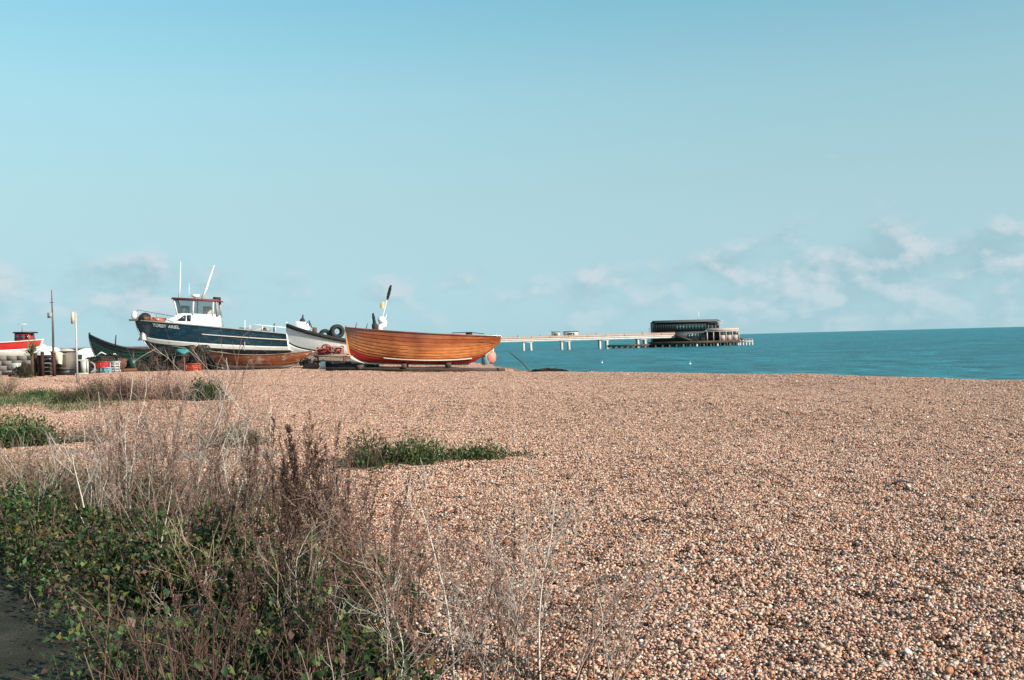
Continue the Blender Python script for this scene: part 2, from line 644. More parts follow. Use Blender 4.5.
# plants grow in this polygon beside the footpath
VEG = [(-16, 15.0), (-8.2, 14.4), (-4.4, 12.2), (-2.2, 10.2), (-1.15, 7.6), (-0.6, 5.4), (-0.2, 3.0), (-1.0, 1.0), (-2.0, 3.8), (-2.15, 5.0), (-3.7, 7.2), (-8, 12.6), (-16, 14)]


def inpoly(x, y, poly):
    c = False
    j = len(poly) - 1
    for i in range(len(poly)):
        xi, yi = poly[i]
        xj, yj = poly[j]
        if (yi > y) != (yj > y) and x < (xj - xi) * (y - yi) / (yj - yi) + xi:
            c = not c
        j = i
    return c


def path_edge(y):      # right edge of the concrete footpath
    return -2.16 - (y - 5.1) * 0.76


def axis(fine_a, fine_b, step, far_lo, far_hi, grow=1.16):
    a = list(np.arange(fine_a, fine_b + 1e-6, step))
    d = step
    x = fine_a
    lo = []
    while x > far_lo:
        d *= grow
        x -= d
        lo.append(x)
    d = step
    x = a[-1]
    hi = []
    while x < far_hi:
        d *= grow
        x += d
        hi.append(x)
    return np.array(lo[::-1] + a + hi)


gx = axis(-24, 18, 0.3, -6000, 900)
gy = axis(0, 60, 0.3, -400, 9000)
GX, GY = np.meshgrid(gx, gy, indexing='ij')
GZ = ground(GX, GY) - 0.085
mb = MB()
nx_, ny_ = GX.shape
vid = np.arange(nx_ * ny_).reshape(nx_, ny_)
faces = np.stack([vid[:-1, :-1], vid[1:, :-1], vid[1:, 1:], vid[:-1, 1:]], -1).reshape(-1, 4)
soil = np.zeros(nx_ * ny_)
fx, fy = GX.ravel(), GY.ravel()
for i in np.where((fx > -18) & (fx < 2) & (fy > -1) & (fy < 17))[0]:
    soil[i] = 1.0 if inpoly(fx[i], fy[i], VEG) else 0.0
mb.addnp(np.stack([fx, fy, GZ.ravel() + 0.07 * soil], 1), faces, np.repeat(soil[:, None], 3, 1))
m, t, b = base_mat('beach_shingle')
co = N(t, 'ShaderNodeTexCoord')
vo = N(t, 'ShaderNodeTexVoronoi')
vo.inputs['Scale'].default_value = 45
L(t, co.outputs['Object'], vo.inputs['Vector'])
sp = N(t, 'ShaderNodeSeparateColor')
L(t, vo.outputs['Color'], sp.inputs[0])
pc = ramp(t, sp.outputs[0], [(0.0, (0.10, 0.06, 0.045)), (0.16, (0.27, 0.14, 0.09)), (0.35, (0.40, 0.24, 0.16)), (0.55, (0.48, 0.31, 0.22)), (0.75, (0.42, 0.34, 0.28)), (0.9, (0.56, 0.44, 0.36))], 'CONSTANT')
pc = mixc(t, ramp(t, vo.outputs['Distance'], [(0.35, 0.0), (0.62, 0.75)]), pc, (0.10, 0.065, 0.05))
ns = N(t, 'ShaderNodeTexNoise')
ns.inputs['Scale'].default_value = 9
ns.inputs['Detail'].default_value = 9
L(t, co.outputs['Object'], ns.inputs['Vector'])
so = ramp(t, ns.outputs['Fac'], [(0.3, (0.035, 0.024, 0.016)), (0.55, (0.11, 0.075, 0.05)), (0.75, (0.24, 0.18, 0.12))])
aa = N(t, 'ShaderNodeAttribute')
aa.attribute_name = 'Col'
c = mixc(t, aa.outputs['Fac'], pc, so)
L(t, c, b.inputs['Base Color'])
b.inputs['Roughness'].default_value = 0.85
b.inputs['Specular IOR Level'].default_value = 0.2
bp = N(t, 'ShaderNodeBump')
bp.inputs['Strength'].default_value = 0.9
bp.inputs['Distance'].default_value = 0.03
L(t, math_node(t, 'SUBTRACT', 1.0, vo.outputs['Distance']), bp.inputs['Height'])
L(t, bp.outputs[0], b.inputs['Normal'])
beach = mb.build('beach', m, smooth=True, attr=True)
tag(beach, kind='structure')
beach['label'] = 'tan shingle beach sloping up to a crest above the sea'

# ---- the sea
m, t, b = base_mat('sea_water')
co = N(t, 'ShaderNodeTexCoord')
nzs = []
for sc_, st_ in ((0.35, (1, 2.0, 1)), (0.06, (0.6, 2.6, 1)), (1.7, (1, 1.6, 1))):
    mp = N(t, 'ShaderNodeMapping')
    mp.inputs['Scale'].default_value = st_
    mp.inputs['Rotation'].default_value = (0, 0, 0.25)
    L(t, co.outputs['Object'], mp.inputs[0])
    nz = N(t, 'ShaderNodeTexNoise')
    nz.inputs['Scale'].default_value = sc_
    nz.inputs['Detail'].default_value = 6
    nz.inputs['Roughness'].default_value = 0.6
    L(t, mp.outputs[0], nz.inputs['Vector'])
    nzs.append(nz.outputs['Fac'])
c = ramp(t, nzs[1], [(0.3, (0.006, 0.115, 0.160)), (0.7, (0.020, 0.245, 0.278))])
mpw = N(t, 'ShaderNodeMapping')
mpw.inputs['Scale'].default_value = (0.20, 0.040, 1)
L(t, co.outputs['Object'], mpw.inputs[0])
nw_ = N(t, 'ShaderNodeTexNoise')
nw_.inputs['Scale'].default_value = 1.0
nw_.inputs['Detail'].default_value = 5
nw_.inputs['Roughness'].default_value = 0.65
L(t, mpw.outputs[0], nw_.inputs['Vector'])
c = mixc(t, 1.0, c, ramp(t, nw_.outputs['Fac'], [(0.32, 0.62), (0.5, 0.95), (0.68, 1.32)]), 'MULTIPLY')
c = mixc(t, 1.0, c, ramp(t, nzs[0], [(0.34, 0.45), (0.66, 1.65)]), 'MULTIPLY')
L(t, c, b.inputs['Base Color'])
h = math_node(t, 'ADD', math_node(t, 'MULTIPLY', nzs[0], 1.0), math_node(t, 'MULTIPLY', nzs[2], 0.25))
bp = N(t, 'ShaderNodeBump')
bp.inputs['Strength'].default_value = 1.0
bp.inputs['Distance'].default_value = 1.6
L(t, h, bp.inputs['Height'])
L(t, bp.outputs[0], b.inputs['Normal'])
b.inputs['Roughness'].default_value = 0.35
b.inputs['Specular IOR Level'].default_value = 0.22
M_SEA = m
mb = MB()
sx = axis(-100, 300, 40, -40000, 40000, 1.5)
sy = axis(20, 500, 40, -3000, 60000, 1.5)
SX, SY = np.meshgrid(sx, sy, indexing='ij')
vid = np.arange(SX.size).reshape(SX.shape)
faces = np.stack([vid[:-1, :-1], vid[1:, :-1], vid[1:, 1:], vid[:-1, 1:]], -1).reshape(-1, 4)
mb.addnp(np.stack([SX.ravel(), SY.ravel(), np.full(SX.size, SEA_Z)], 1), faces, np.zeros((SX.size, 3)))
o = mb.build('sea', M_SEA)
tag(o, 'teal sea with small wind ripples running to the horizon', kind='structure')

# ---- concrete footpath in the near corner, and a gravel path behind the plants
m, t, b = base_mat('shaded_footpath_concrete')
co = N(t, 'ShaderNodeTexCoord')
nz = N(t, 'ShaderNodeTexNoise')
nz.inputs['Scale'].default_value = 3.5
nz.inputs['Detail'].default_value = 10
nz.inputs['Roughness'].default_value = 0.7
L(t, co.outputs['Object'], nz.inputs['Vector'])
c = ramp(t, nz.outputs['Fac'], [(0.3, (0.022, 0.023, 0.018)), (0.52, (0.045, 0.044, 0.033)), (0.75, (0.09, 0.083, 0.064))])  # concrete colour lowered so that it carries the shade of the plants
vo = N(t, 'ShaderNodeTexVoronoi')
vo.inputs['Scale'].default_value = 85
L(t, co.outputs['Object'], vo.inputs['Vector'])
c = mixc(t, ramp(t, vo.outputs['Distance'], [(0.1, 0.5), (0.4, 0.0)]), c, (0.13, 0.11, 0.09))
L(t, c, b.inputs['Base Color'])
b.inputs['Specular IOR Level'].default_value = 0.08
b.inputs['Roughness'].default_value = 0.9
bp = N(t, 'ShaderNodeBump')
bp.inputs['Strength'].default_value = 0.5
bp.inputs['Distance'].default_value = 0.02
L(t, vo.outputs['Distance'], bp.inputs['Height'])
L(t, bp.outputs[0], b.inputs['Normal'])
M_PATH = m


def strip_path(name, centre, width, m_, lift, label, wob=0.12):
    mb_ = MB()
    P, n_ = [], 9
    rr = random.Random(len(centre))
    pts = []
    for (x0, y0), (x1, y1) in zip(centre[:-1], centre[1:]):
        k = max(2, int(math.hypot(x1 - x0, y1 - y0) / 0.25))
        pts += [(x0 + (x1 - x0) * i / k, y0 + (y1 - y0) * i / k) for i in range(k)]
    pts.append(centre[-1])
    for i, (x, y) in enumerate(pts):
        a, b_ = pts[max(0, i - 1)], pts[min(len(pts) - 1, i + 1)]
        d = Vector((b_[0] - a[0], b_[1] - a[1])).normalized()
        nn = Vector((-d.y, d.x))
        row = []
        for j in range(n_):
            w = (j / (n_ - 1) - 0.5) * width
            if j in (0, n_ - 1):
                w += rr.uniform(-wob, wob)
            q = Vector((x, y)) + nn * w
            zz = gz(q.x, q.y) + lift - (0.06 if j in (0, n_ - 1) else 0)
            row.append((q.x, q.y, zz))
        P.append(row)
    mb_.grid(P)
    o_ = mb_.build(name, m_, smooth=True)
    tag(o_, label, kind='structure')
    return o_


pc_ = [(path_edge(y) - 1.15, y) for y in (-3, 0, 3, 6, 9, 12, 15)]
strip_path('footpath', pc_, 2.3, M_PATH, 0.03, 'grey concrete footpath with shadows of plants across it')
M_GRAV = mat('grey_gravel', (0.33, 0.265, 0.215), 0.95, 0.3, 14, bump=0.8, dirt=(0.15, 0.12, 0.1))
strip_path('gravel_path', [(-16, 16.6), (-8.5, 15.3), (-5.5, 15.0), (-3.4, 14.4)], 1.0, M_GRAV, 0.004, 'narrow grey gravel path between the plants and the shingle', 0.2)

# ------------------------------------------------------------------ pebbles lying on the beach
_t = (1 + 5 ** 0.5) / 2
ICO = np.array([(-1, _t, 0), (1, _t, 0), (-1, -_t, 0), (1, -_t, 0), (0, -1, _t), (0, 1, _t), (0, -1, -_t), (0, 1, -_t), (_t, 0, -1), (_t, 0, 1), (-_t, 0, -1), (-_t, 0, 1)])
ICO /= np.linalg.norm(ICO[0])
ICOF = np.array([(0, 11, 5), (0, 5, 1), (0, 1, 7), (0, 7, 10), (0, 10, 11), (1, 5, 9), (5, 11, 4), (11, 10, 2), (10, 7, 6), (7, 1, 8), (3, 9, 4), (3, 4, 2), (3, 2, 6), (3, 6, 8), (3, 8, 9), (4, 9, 5), (2, 4, 11), (6, 2, 10), (8, 6, 7), (9, 8, 1)])
PAL = np.array([(0.56, 0.30, 0.19), (0.63, 0.41, 0.295), (0.69, 0.51, 0.41), (0.74, 0.62, 0.545), (0.29, 0.125, 0.075), (0.43, 0.17, 0.085), (0.34, 0.295, 0.26), (0.05, 0.042, 0.040), (0.61, 0.355, 0.27), (0.15, 0.08, 0.06)])
PALP = np.array([0.19, 0.18, 0.12, 0.06, 0.10, 0.08, 0.04, 0.09, 0.13, 0.09])


def rotmats(n, tilt, rng):
    a = rng.uniform(0, 2 * math.pi, n)
    tx = rng.normal(0, tilt, n)
    ty = rng.normal(0, tilt, n)
    ca, sa = np.cos(a), np.sin(a)
    Z = np.zeros(n)
    O = np.ones(n)
    Mz = np.stack([ca, -sa, Z, sa, ca, Z, Z, Z, O], -1).reshape(n, 3, 3)
    cx, s_ = np.cos(tx), np.sin(tx)
    Mx = np.stack([O, Z, Z, Z, cx, -s_, Z, s_, cx], -1).reshape(n, 3, 3)
    cy, s2_ = np.cos(ty), np.sin(ty)
    My = np.stack([cy, Z, s2_, Z, O, Z, -s2_, Z, cy], -1).reshape(n, 3, 3)
    return Mx @ My @ Mz


M_PEB = vmat('pebble', 0.62, 0, 0.35, bscale=90)
tiles = bpy.data.collections.new('pebble_patches')
NV = 5
for k in range(NV):
    rng = np.random.default_rng(100 + k)
    g = 80
    ii, jj = np.meshgrid(np.arange(g), np.arange(g), indexing='ij')
    px = ((ii + 0.5 + rng.uniform(-0.5, 0.5, ii.shape)) / g - 0.5).ravel() * 1.04
    py = ((jj + 0.5 + rng.uniform(-0.5, 0.5, jj.shape)) / g - 0.5).ravel() * 1.04
    n = len(px)
    a = np.clip(rng.lognormal(math.log(0.0076), 0.38, n), 0.004, 0.024)
    win = np.clip((0.5 - np.maximum(np.abs(px), np.abs(py))) / 0.16, 0, 1)
    win = win * win * (3 - 2 * win)
    hz = np.zeros(n)
    for q in range(13):     # scuffed hollows and little heaps
        cx_, cy_ = rng.uniform(-0.36, 0.36, 2)
        w_ = rng.uniform(0.03, 0.10)
        e_ = rng.uniform(0.5, 1.0)
        th = rng.uniform(0, 3.14)
        dx, dy = px - cx_, py - cy_
        u_ = dx * math.cos(th) + dy * math.sin(th)
        v_ = -dx * math.sin(th) + dy * math.cos(th)
        hz += rng.choice([-1.0, -0.8, 0.6]) * rng.uniform(0.012, 0.040) * np.exp(-(u_ ** 2 + (v_ / e_) ** 2) / (2 * w_ * w_))
    for q in range(12):     # sharp scuffs left by feet
        cx_, cy_ = rng.uniform(-0.38, 0.38, 2)
        th = rng.uniform(0, 3.14)
        dx, dy = px - cx_, py - cy_
        u_ = dx * math.cos(th) + dy * math.sin(th)
        v_ = -dx * math.sin(th) + dy * math.cos(th)
        a_ = rng.uniform(0.02, 0.075)
        hz -= rng.uniform(0.03, 0.075) * np.exp(-((u_ / a_) ** 2 + (v_ / (a_ * rng.uniform(0.4, 0.8))) ** 2) ** 2)
    hz = 0.07 * np.tanh(hz / 0.07) * win
    pz = hz + rng.normal(0, 0.0082, n) - 0.002
    sx_ = a * rng.uniform(0.95, 1.5, n)
    sy_ = a * rng.uniform(0.75, 1.1, n)
    sz_ = a * rng.uniform(0.5, 0.85, n)
    V = ICO[None] * np.stack([sx_, sy_, sz_], -1)[:, None, :] * rng.uniform(0.85, 1.12, (n, 12, 1))
    V = np.einsum('nij,nkj->nki', rotmats(n, 0.45, rng), V) + np.stack([px, py, pz], -1)[:, None, :]
    F = (ICOF[None] + (np.arange(n) * 12)[:, None, None]).reshape(-1, 3)
    ci = rng.choice(len(PAL), n, p=PALP / PALP.sum())
    C = PAL[ci] * rng.uniform(0.78, 1.15, (n, 1))
    mb = MB()
    mb.addnp(V.reshape(-1, 3), F, np.repeat(C, 12, 0))
    o = mb.build('pebble_patch', M_PEB, smooth=True, attr=True)
    COL.objects.unlink(o)
    tiles.objects.link(o)

pts, rots, idx = [], [], []
rng = np.random.default_rng(5)
for yi in range(2, 62):
    for xi in range(-34, 26):
        x, y = xi + 0.5, yi + 0.5
        if abs(x) > 0.60 * y + 3.5:
            continue
        s = NRM[0] * (x - A0[0]) + NRM[1] * (y - A0[1])
        if s > 5.5 or (y > 52 and x < -4):
            continue
        if x < path_edge(y) + 0.4 and y < 14.6:
            continue
        if inpoly(x, y, VEG) and inpoly(x + 0.8, y + 0.6, VEG) and inpoly(x + 0.6, y - 0.6, VEG):
            continue
        e = 0.4
        nrm = Vector((-(gz(x + e, y) - gz(x - e, y)) / (2 * e), -(gz(x, y + e) - gz(x, y - e)) / (2 * e), 1)).normalized()
        ax = (Vector((1, 0, 0)) - nrm * nrm.x).normalized()
        q = Matrix((ax, nrm.cross(ax), nrm)).transposed() @ RZ(int(rng.integers(0, 4)) * math.pi / 2)
        fl = q.to_euler()
        pts.append((x, y, gz(x, y)))
        rots.append(tuple(fl))
        idx.append(int(rng.integers(0, NV)))
me = bpy.data.meshes.new('pebbles')
me.from_pydata(pts, [], [])
ra = me.attributes.new('rot', 'FLOAT_VECTOR', 'POINT')
ra.data.foreach_set('vector', np.array(rots, dtype=np.float32).ravel())
ia = me.attributes.new('idx', 'INT', 'POINT')
ia.data.foreach_set('value', np.array(idx, dtype=np.int32))
peb = bpy.data.objects.new('pebbles', me)
COL.objects.link(peb)
tag(peb, 'loose tan, rust and grey pebbles covering the beach', 'pebbles', kind='stuff')
ng = bpy.data.node_groups.new('pebble_scatter', 'GeometryNodeTree')
ng.interface.new_socket('Geometry', in_out='INPUT', socket_type='NodeSocketGeometry')
ng.interface.new_socket('Geometry', in_out='OUTPUT', socket_type='NodeSocketGeometry')
gi = ng.nodes.new('NodeGroupInput')
go = ng.nodes.new('NodeGroupOutput')
ip = ng.nodes.new('GeometryNodeInstanceOnPoints')
ci_ = ng.nodes.new('GeometryNodeCollectionInfo')
ci_.inputs['Collection'].default_value = tiles
ci_.inputs['Separate Children'].default_value = True
ci_.inputs['Reset Children'].default_value = True
na = ng.nodes.new('GeometryNodeInputNamedAttribute')
na.data_type = 'FLOAT_VECTOR'
na.inputs['Name'].default_value = 'rot'
nb_ = ng.nodes.new('GeometryNodeInputNamedAttribute')
nb_.data_type = 'INT'
nb_.inputs['Name'].default_value = 'idx'
er = ng.nodes.new('FunctionNodeEulerToRotation')
ng.links.new(gi.outputs[0], ip.inputs['Points'])
ng.links.new(ci_.outputs[0], ip.inputs['Instance'])
ip.inputs['Pick Instance'].default_value = True
ng.links.new(nb_.outputs[0], ip.inputs['Instance Index'])
ng.links.new(na.outputs[0], er.inputs[0])
ng.links.new(er.outputs[0], ip.inputs['Rotation'])
ng.links.new(ip.outputs[0], go.inputs[0])
md = peb.modifiers.new('scatter', 'NODES')
md.node_group = ng

# ------------------------------------------------------------------ boats
class Hull:
    """local frame: bow at -x, keel at z = 0"""
    def __init__(s, L_, beam, bow_h, mid_h, stern_h, bow_rake=0.3, stern_rake=0.1, transom=0.6, tm=0.55, fore=0.0, ee=0.5, gg=1.5, round_foot=0.0, qe=0.8):
        s.L, s.B, s.h = L_, beam, (bow_h, mid_h, stern_h)
        s.qe = qe
        s.br, s.sr, s.tf, s.tm, s.ee, s.gg, s.rf = bow_rake, stern_rake, transom, tm, ee, gg, round_foot

    def sheer(s, t):
        a, b, c = s.h
        return a * (1 - t) * (1 - 2 * t) + 4 * b * t * (1 - t) + c * t * (2 * t - 1)

    def keel(s, t):
        return s.rf * max(0, 1 - t / 0.16) ** 2.2 + (0.25 * s.sr * max(0, (t - 0.85) / 0.15) ** 1.5)

    def hb(s, t):
        if t < s.tm:
            return s.B / 2 * (1 - (1 - t / s.tm) ** 2.1) ** 0.85
        return s.B / 2 * (1 - (1 - s.tf) * ((t - s.tm) / (1 - s.tm)) ** 2.0)

    def p(s, t, u, side):
        q = math.sin(math.pi * min(1, max(0, 0.08 + 0.84 * t))) ** s.qe
        e = 1.05 + (s.ee - 1.05) * q
        g = 1.0 + (s.gg - 1.0) * q
        zk, zs = s.keel(t), s.sheer(t)
        x = -s.L / 2 + s.L * t + s.br * (1 - u) ** 1.5 * (1 - t) ** 3 - s.sr * max(0, (0.80 - u) / 0.80) ** 1.15 * t ** 5
        y = side * (0.025 + s.hb(t) * (u ** e))
        z = zk + (zs - zk) * u ** g
        return Vector((x, y, z))

    def nrm(s, t, u, side):
        d = 0.01
        a = s.p(min(1, t + d), u, side) - s.p(max(0, t - d), u, side)
        b = s.p(t, min(1, u + d), side) - s.p(t, max(0, u - d), side)
        n = a.cross(b)
        n.normalize()
        if n.y * side < 0:
            n = -n
        return n

    def strip(s, u0, u1, side, nt=36, nu=4, lap=0.0, thick=0.02, out=0.0, t0=0.0, t1=1.0):
        mb_ = MB()
        ro, ri = [], []
        for j in range(nu + 1):
            u = u0 + (u1 - u0) * j / nu
            o_, i_ = [], []
            for i in range(nt + 1):
                t = t0 + (t1 - t0) * i / nt
                n = s.nrm(t, u, side)
                k = out + lap * (1 - j / nu) * min(1.0, 0.15 + t * 12)
                o_.append(s.p(t, u, side) + n * k)
                i_.append(s.p(t, u, side) + n * (out - thick))
            ro.append(o_)
            ri.append(i_)
        rows = ro + ri[::-1] + [ro[0]]
        P = [r_ if side < 0 else r_[::-1] for r_ in rows]
        mb_.grid(P)
        return mb_

    def transom_mesh(s, u0=0.0, u1=1.0, t=1.0, th=0.03, n=10):
        mb_ = MB()
        L_, R_ = [], []
        for j in range(n + 1):
            u = u0 + (u1 - u0) * j / n
            L_.append(s.p(t, u, -1))
            R_.append(s.p(t, u, 1))
        mb_.grid([L_, R_])
        mb_.grid([[p_ - Vector((th, 0, 0)) for p_ in R_], [p_ - Vector((th, 0, 0)) for p_ in L_]])
        return mb_

    def deck(s, drop=0.06, t0=0.02, t1=0.99, inset=0.02, n=30):
        mb_ = MB()
        A, B_ = [], []
        for i in range(n + 1):
            t = t0 + (t1 - t0) * i / n
            p_ = s.p(t, 1, 1)
            w = max(0.005, p_.y - inset)
            A.append((p_.x, -w, p_.z - drop))
            B_.append((p_.x, w, p_.z - drop))
        mb_.grid([A, B_])
        return mb_

    def edge(s, u, side, w, h, nt=40, out=0.0, t0=0.0, t1=1.0, dz=0.0):
        """square moulding along a line of the hull (gunwale, rubbing strake)"""
        mb_ = MB()
        rows = [[], [], [], []]
        for i in range(nt + 1):
            t = t0 + (t1 - t0) * i / nt
            n = s.nrm(t, u, side)
            n = Vector((n.x, n.y, 0)).normalized()
            c = s.p(t, u, side) + n * out + Vector((0, 0, dz))
            for k, (a, b) in enumerate(((0, -1), (1, -1), (1, 1), (0, 1))):
                rows[k].append(c + n * (w * a) + Vector((0, 0, h / 2 * b)))
        P = rows + [rows[0]]
        mb_.grid(P if side < 0 else [r_[::-1] for r_ in P])
        for e in (0, -1):
            mb_.add([r_[e] for r_ in rows], [(0, 1, 2, 3)])
        return mb_

    def stem_bar(s, w=0.07, d=0.09, n=16, t=0.0, u1=1.05):
        mb_ = MB()
        A = []
        for i in range(n + 1):
            u = i / n * u1
            p_ = s.p(t, min(u, 1), 1)
            A.append(Vector((p_.x, 0, p_.z + max(0, u - 1) * s.sheer(0))))
        rows = [[a + Vector((-d, -w / 2, 0)) for a in A], [a + Vector((-d, w / 2, 0)) for a in A], [a + Vector((d * 0.4, w / 2, 0)) for a in A], [a + Vector((d * 0.4, -w / 2, 0)) for a in A]]
        mb_.grid(rows + [rows[0]])
        mb_.add([r_[-1] for r_ in rows], [(0, 1, 2, 3)])
        return mb_

    def keel_bar(s, w=0.07, d=0.10, t0=0.0, t1=1.0, n=30):
        mb_ = MB()
        A = []
        for i in range(n + 1):
            t = t0 + (t1 - t0) * i / n
            p_ = s.p(t, 0, 1)
            A.append(Vector((p_.x, 0, p_.z)))
        rows = [[a + Vector((0, -w / 2, -d)) for a in A], [a + Vector((0, w / 2, -d)) for a in A], [a + Vector((0, w / 2, 0.03)) for a in A], [a + Vector((0, -w / 2, 0.03)) for a in A]]
        mb_.grid((rows + [rows[0]])[::-1])
        for e in (0, -1):
            mb_.add([r_[e] for r_ in rows], [(0, 1, 2, 3)])
        return mb_


# ---- the varnished clinker boat
bx, by = at(423, 366, 43).x, 43.0
bz = gz(bx, by)
B1 = thing('clinker_boat', 'varnished orange-brown clinker boat with red bottom, largest open wooden boat on the shingle', 'boat', (bx, by, 0.82), R(8), ry=R(2.3))
H = Hull(6.6, 2.1, 1.46, 1.25, 1.19, bow_rake=0.22, stern_rake=0.95, transom=0.52, tm=0.52, ee=0.33, gg=2.4, round_foot=0.25, qe=1.35)
NS = 12
us = [0.0, 0.10, 0.20, 0.30, 0.39, 0.475, 0.555, 0.635, 0.71, 0.785, 0.86, 0.93, 1.0]
for i in range(NS):
    for sd in (-1, 1):
        o = H.strip(us[i], us[i + 1] + (0.008 if i < NS - 1 else 0), sd, lap=0.026, nu=3, nt=40).build('plank', M_RED if i < 4 else M_VARN, B1, smooth=False)
        for p_ in o.data.polygons:
            p_.use_smooth = False
H.stem_bar(0.08, 0.05, u1=1.07).build('stem', M_VARN, B1)
H.keel_bar(0.08, 0.09, 0.0, 0.88).build('keel', M_CREAM, B1)
H.transom_mesh().build('transom', M_VARN, B1)
for sd in (-1, 1):
    H.edge(1.0, sd, 0.045, 0.05, out=0.004, dz=0.012).build('gunwale', M_VARN, B1)
    H.edge(0.375, sd, 0.03, 0.045, t0=0.24, t1=0.84, out=0.03).build('bilge_rail', M_CREAM, B1)
H.deck(0.28, 0.05, 0.97, 0.05).build('bottom_boards', M_TIMBERL, B1)
for t_ in (0.25, 0.5, 0.72):
    p_ = H.p(t_, 1, 1)
    MB().box((p_.x, 0, p_.z - 0.16), (0.24, 2 * p_.y - 0.06, 0.035)).build('thwart', M_VARN, B1)
mb = MB()
mb.box((2.72, 0, 0.40), (0.34, 0.05, 0.92))
mb.box((2.86, 0, 0.74), (0.16, 0.05, 0.5), RY(0.35))
rud = mb.build('rudder', M_BLUE, B1)
MB().lathe([(0.02, -0.03), (0.09, -0.02), (0.09, 0.02), (0.02, 0.03)], (2.66, 0, 0.32), 12, RX(math.pi / 2)).build('propeller_hub', M_RUBBER, B1)
for x_ in (-2.9, -2.45):
    p_ = H.p((x_ + 3.3) / 6.6, 1, -1)
    MB().tube([(p_.x, p_.y * 0.8, p_.z), (p_.x + 0.06, p_.y * 0.8, p_.z + 0.26)], [0.022, 0.014]).build('thole_pin', M_TIMBER, B1)
MB().box((1.95, -0.3, H.sheer(0.8) + 0.08), (0.26, 0.3, 0.1)).build('hatch_box', M_TIMBER, B1)
MB().tube([(1.2, -0.4, 1.3), (2.0, -0.5, 1.34), (2.6, -0.3, 1.28)], 0.018).build('tiller', M_TIMBER, B1)

# things standing in its bow
p_ = at(376, 329, 43)


def dan_buoy(loc, rx, ry, label, hgt, flagm, flagm2, floatm):
    o_ = thing('dan_buoy', label, 'marker buoy', loc, 0.2, None, rx, ry)
    MB().tube([(0, 0, -0.5), (0, 0, hgt)], [0.022, 0.014], 8).build('pole', M_WHITE, o_)
    MB().lathe([(0.03, 0.0), (0.10, 0.03), (0.13, 0.12), (0.13, 0.26), (0.09, 0.36), (0.03, 0.40)], (0, 0, 0.12), 14).build('float', floatm, o_, smooth=True)
    if flagm:
        mbf = MB()
        rr = random.Random(3)
        P = []
        for i in range(13):
            z_ = hgt - 0.02 - i * 0.055
            w = 0.05 + 0.05 * math.sin(i / 12 * 3.1) + rr.uniform(-0.01, 0.01)
            P.append([(w * math.cos(a) * 0.7 + 0.01, w * math.sin(a) * 0.5, z_) for a in [k * 2 * math.pi / 8 for k in range(9)]])
        mbf.grid(P)
        mbf.build('furled_flag', flagm, o_, smooth=True)
    if flagm2:
        P = []
        for i in range(7):
            P.append([(-0.03 - j * 0.05, 0.03 * math.sin(j * 1.4 + i * 0.5), hgt - 0.78 - i * 0.05 - j * 0.012) for j in range(5)])
        MB().grid(P).build('pennant', flagm2, o_, smooth=True)
    return o_


dan_buoy((p_.x + 0.10, 43.0, 2.10), 0.1, R(15), 'tall white marker pole with furled black flag and yellow pennant in the varnished boat', 2.22, M_CLOTHK, M_YELLOW, M_WHITE)
dan_buoy((p_.x + 0.02, 42.8, 2.10), -0.1, R(-7), 'short pole with black float leaning in the bow of the varnished boat', 0.95, M_CLOTHK, None, M_RUBBER)
dan_buoy((p_.x + 0.22, 43.2, 2.25), 0.05, R(18), 'short white float pole beside the tall flag pole', 0.75, None, None, M_WHITE)
o = tag(MB().blob((0, 0, 0), (0.17, 0.16, 0.16), 4, 0.03).build('round_fender', M_WHITE2, smooth=True), 'round white fender ball hung on the flag pole', 'fender')
o.location = (p_.x + 0.26, 42.9, 2.72)

# pink buoy hanging at the stern
q = at(490, 357, 43.6)
o = thing('pink_buoy', 'large round faded pink buoy hanging behind the varnished boat', 'buoy', (q.x, 43.6, q.z))
MB().lathe([(0.05, -0.30), (0.15, -0.27), (0.24, -0.17), (0.275, 0.0), (0.25, 0.14), (0.17, 0.25), (0.07, 0.30), (0.05, 0.36)], (0, 0, 0), 22).build('float', M_PINK, o, smooth=True)
MB().torus((0, 0, 0.38), 0.05, 0.018, RX(1.57)).build('eye', M_STEEL, o)
MB().tube([(0, 0, 0.42), (0.03, -0.1, 0.62), (0.02, -0.12, 0.82)], 0.022).build('rope', M_CREAM, o)

# skids under the boat
for k, (xa, xb, yy, zz, w) in enumerate(((326, 505, 42.3, 0.10, 0.16), (340, 500, 43.7, 0.08, 0.2))):
    a_, b_ = at(xa, 366, yy), at(xb, 368, yy)
    mb = MB()
    za, zb = gz(a_.x, yy) + zz, gz(b_.x, yy) + zz
    mb.bar((a_.x, yy, za), (b_.x, yy, zb), w, 0.14)
    tag(mb.build('timber_skid', M_TIMBER), ['long dark timber skid on the seaward side in front of the varnished boat', 'long dark timber skid behind the keel of the varnished boat'][k], 'skid', 'boat skids')
for k, px_ in enumerate((362, 405, 448)):
    a_ = at(px_, 366, 42.9)
    tag(MB().box((a_.x, 42.9, 0.72), (0.22, 1.5, 0.18), RZ(0.05 * k)).build('keel_block', M_TIMBER), ['timber block under the bow of the varnished boat', 'timber block under the middle of the varnished boat', 'timber block under the stern half of the varnished boat'][k], 'block', 'blocks under the varnished boat')

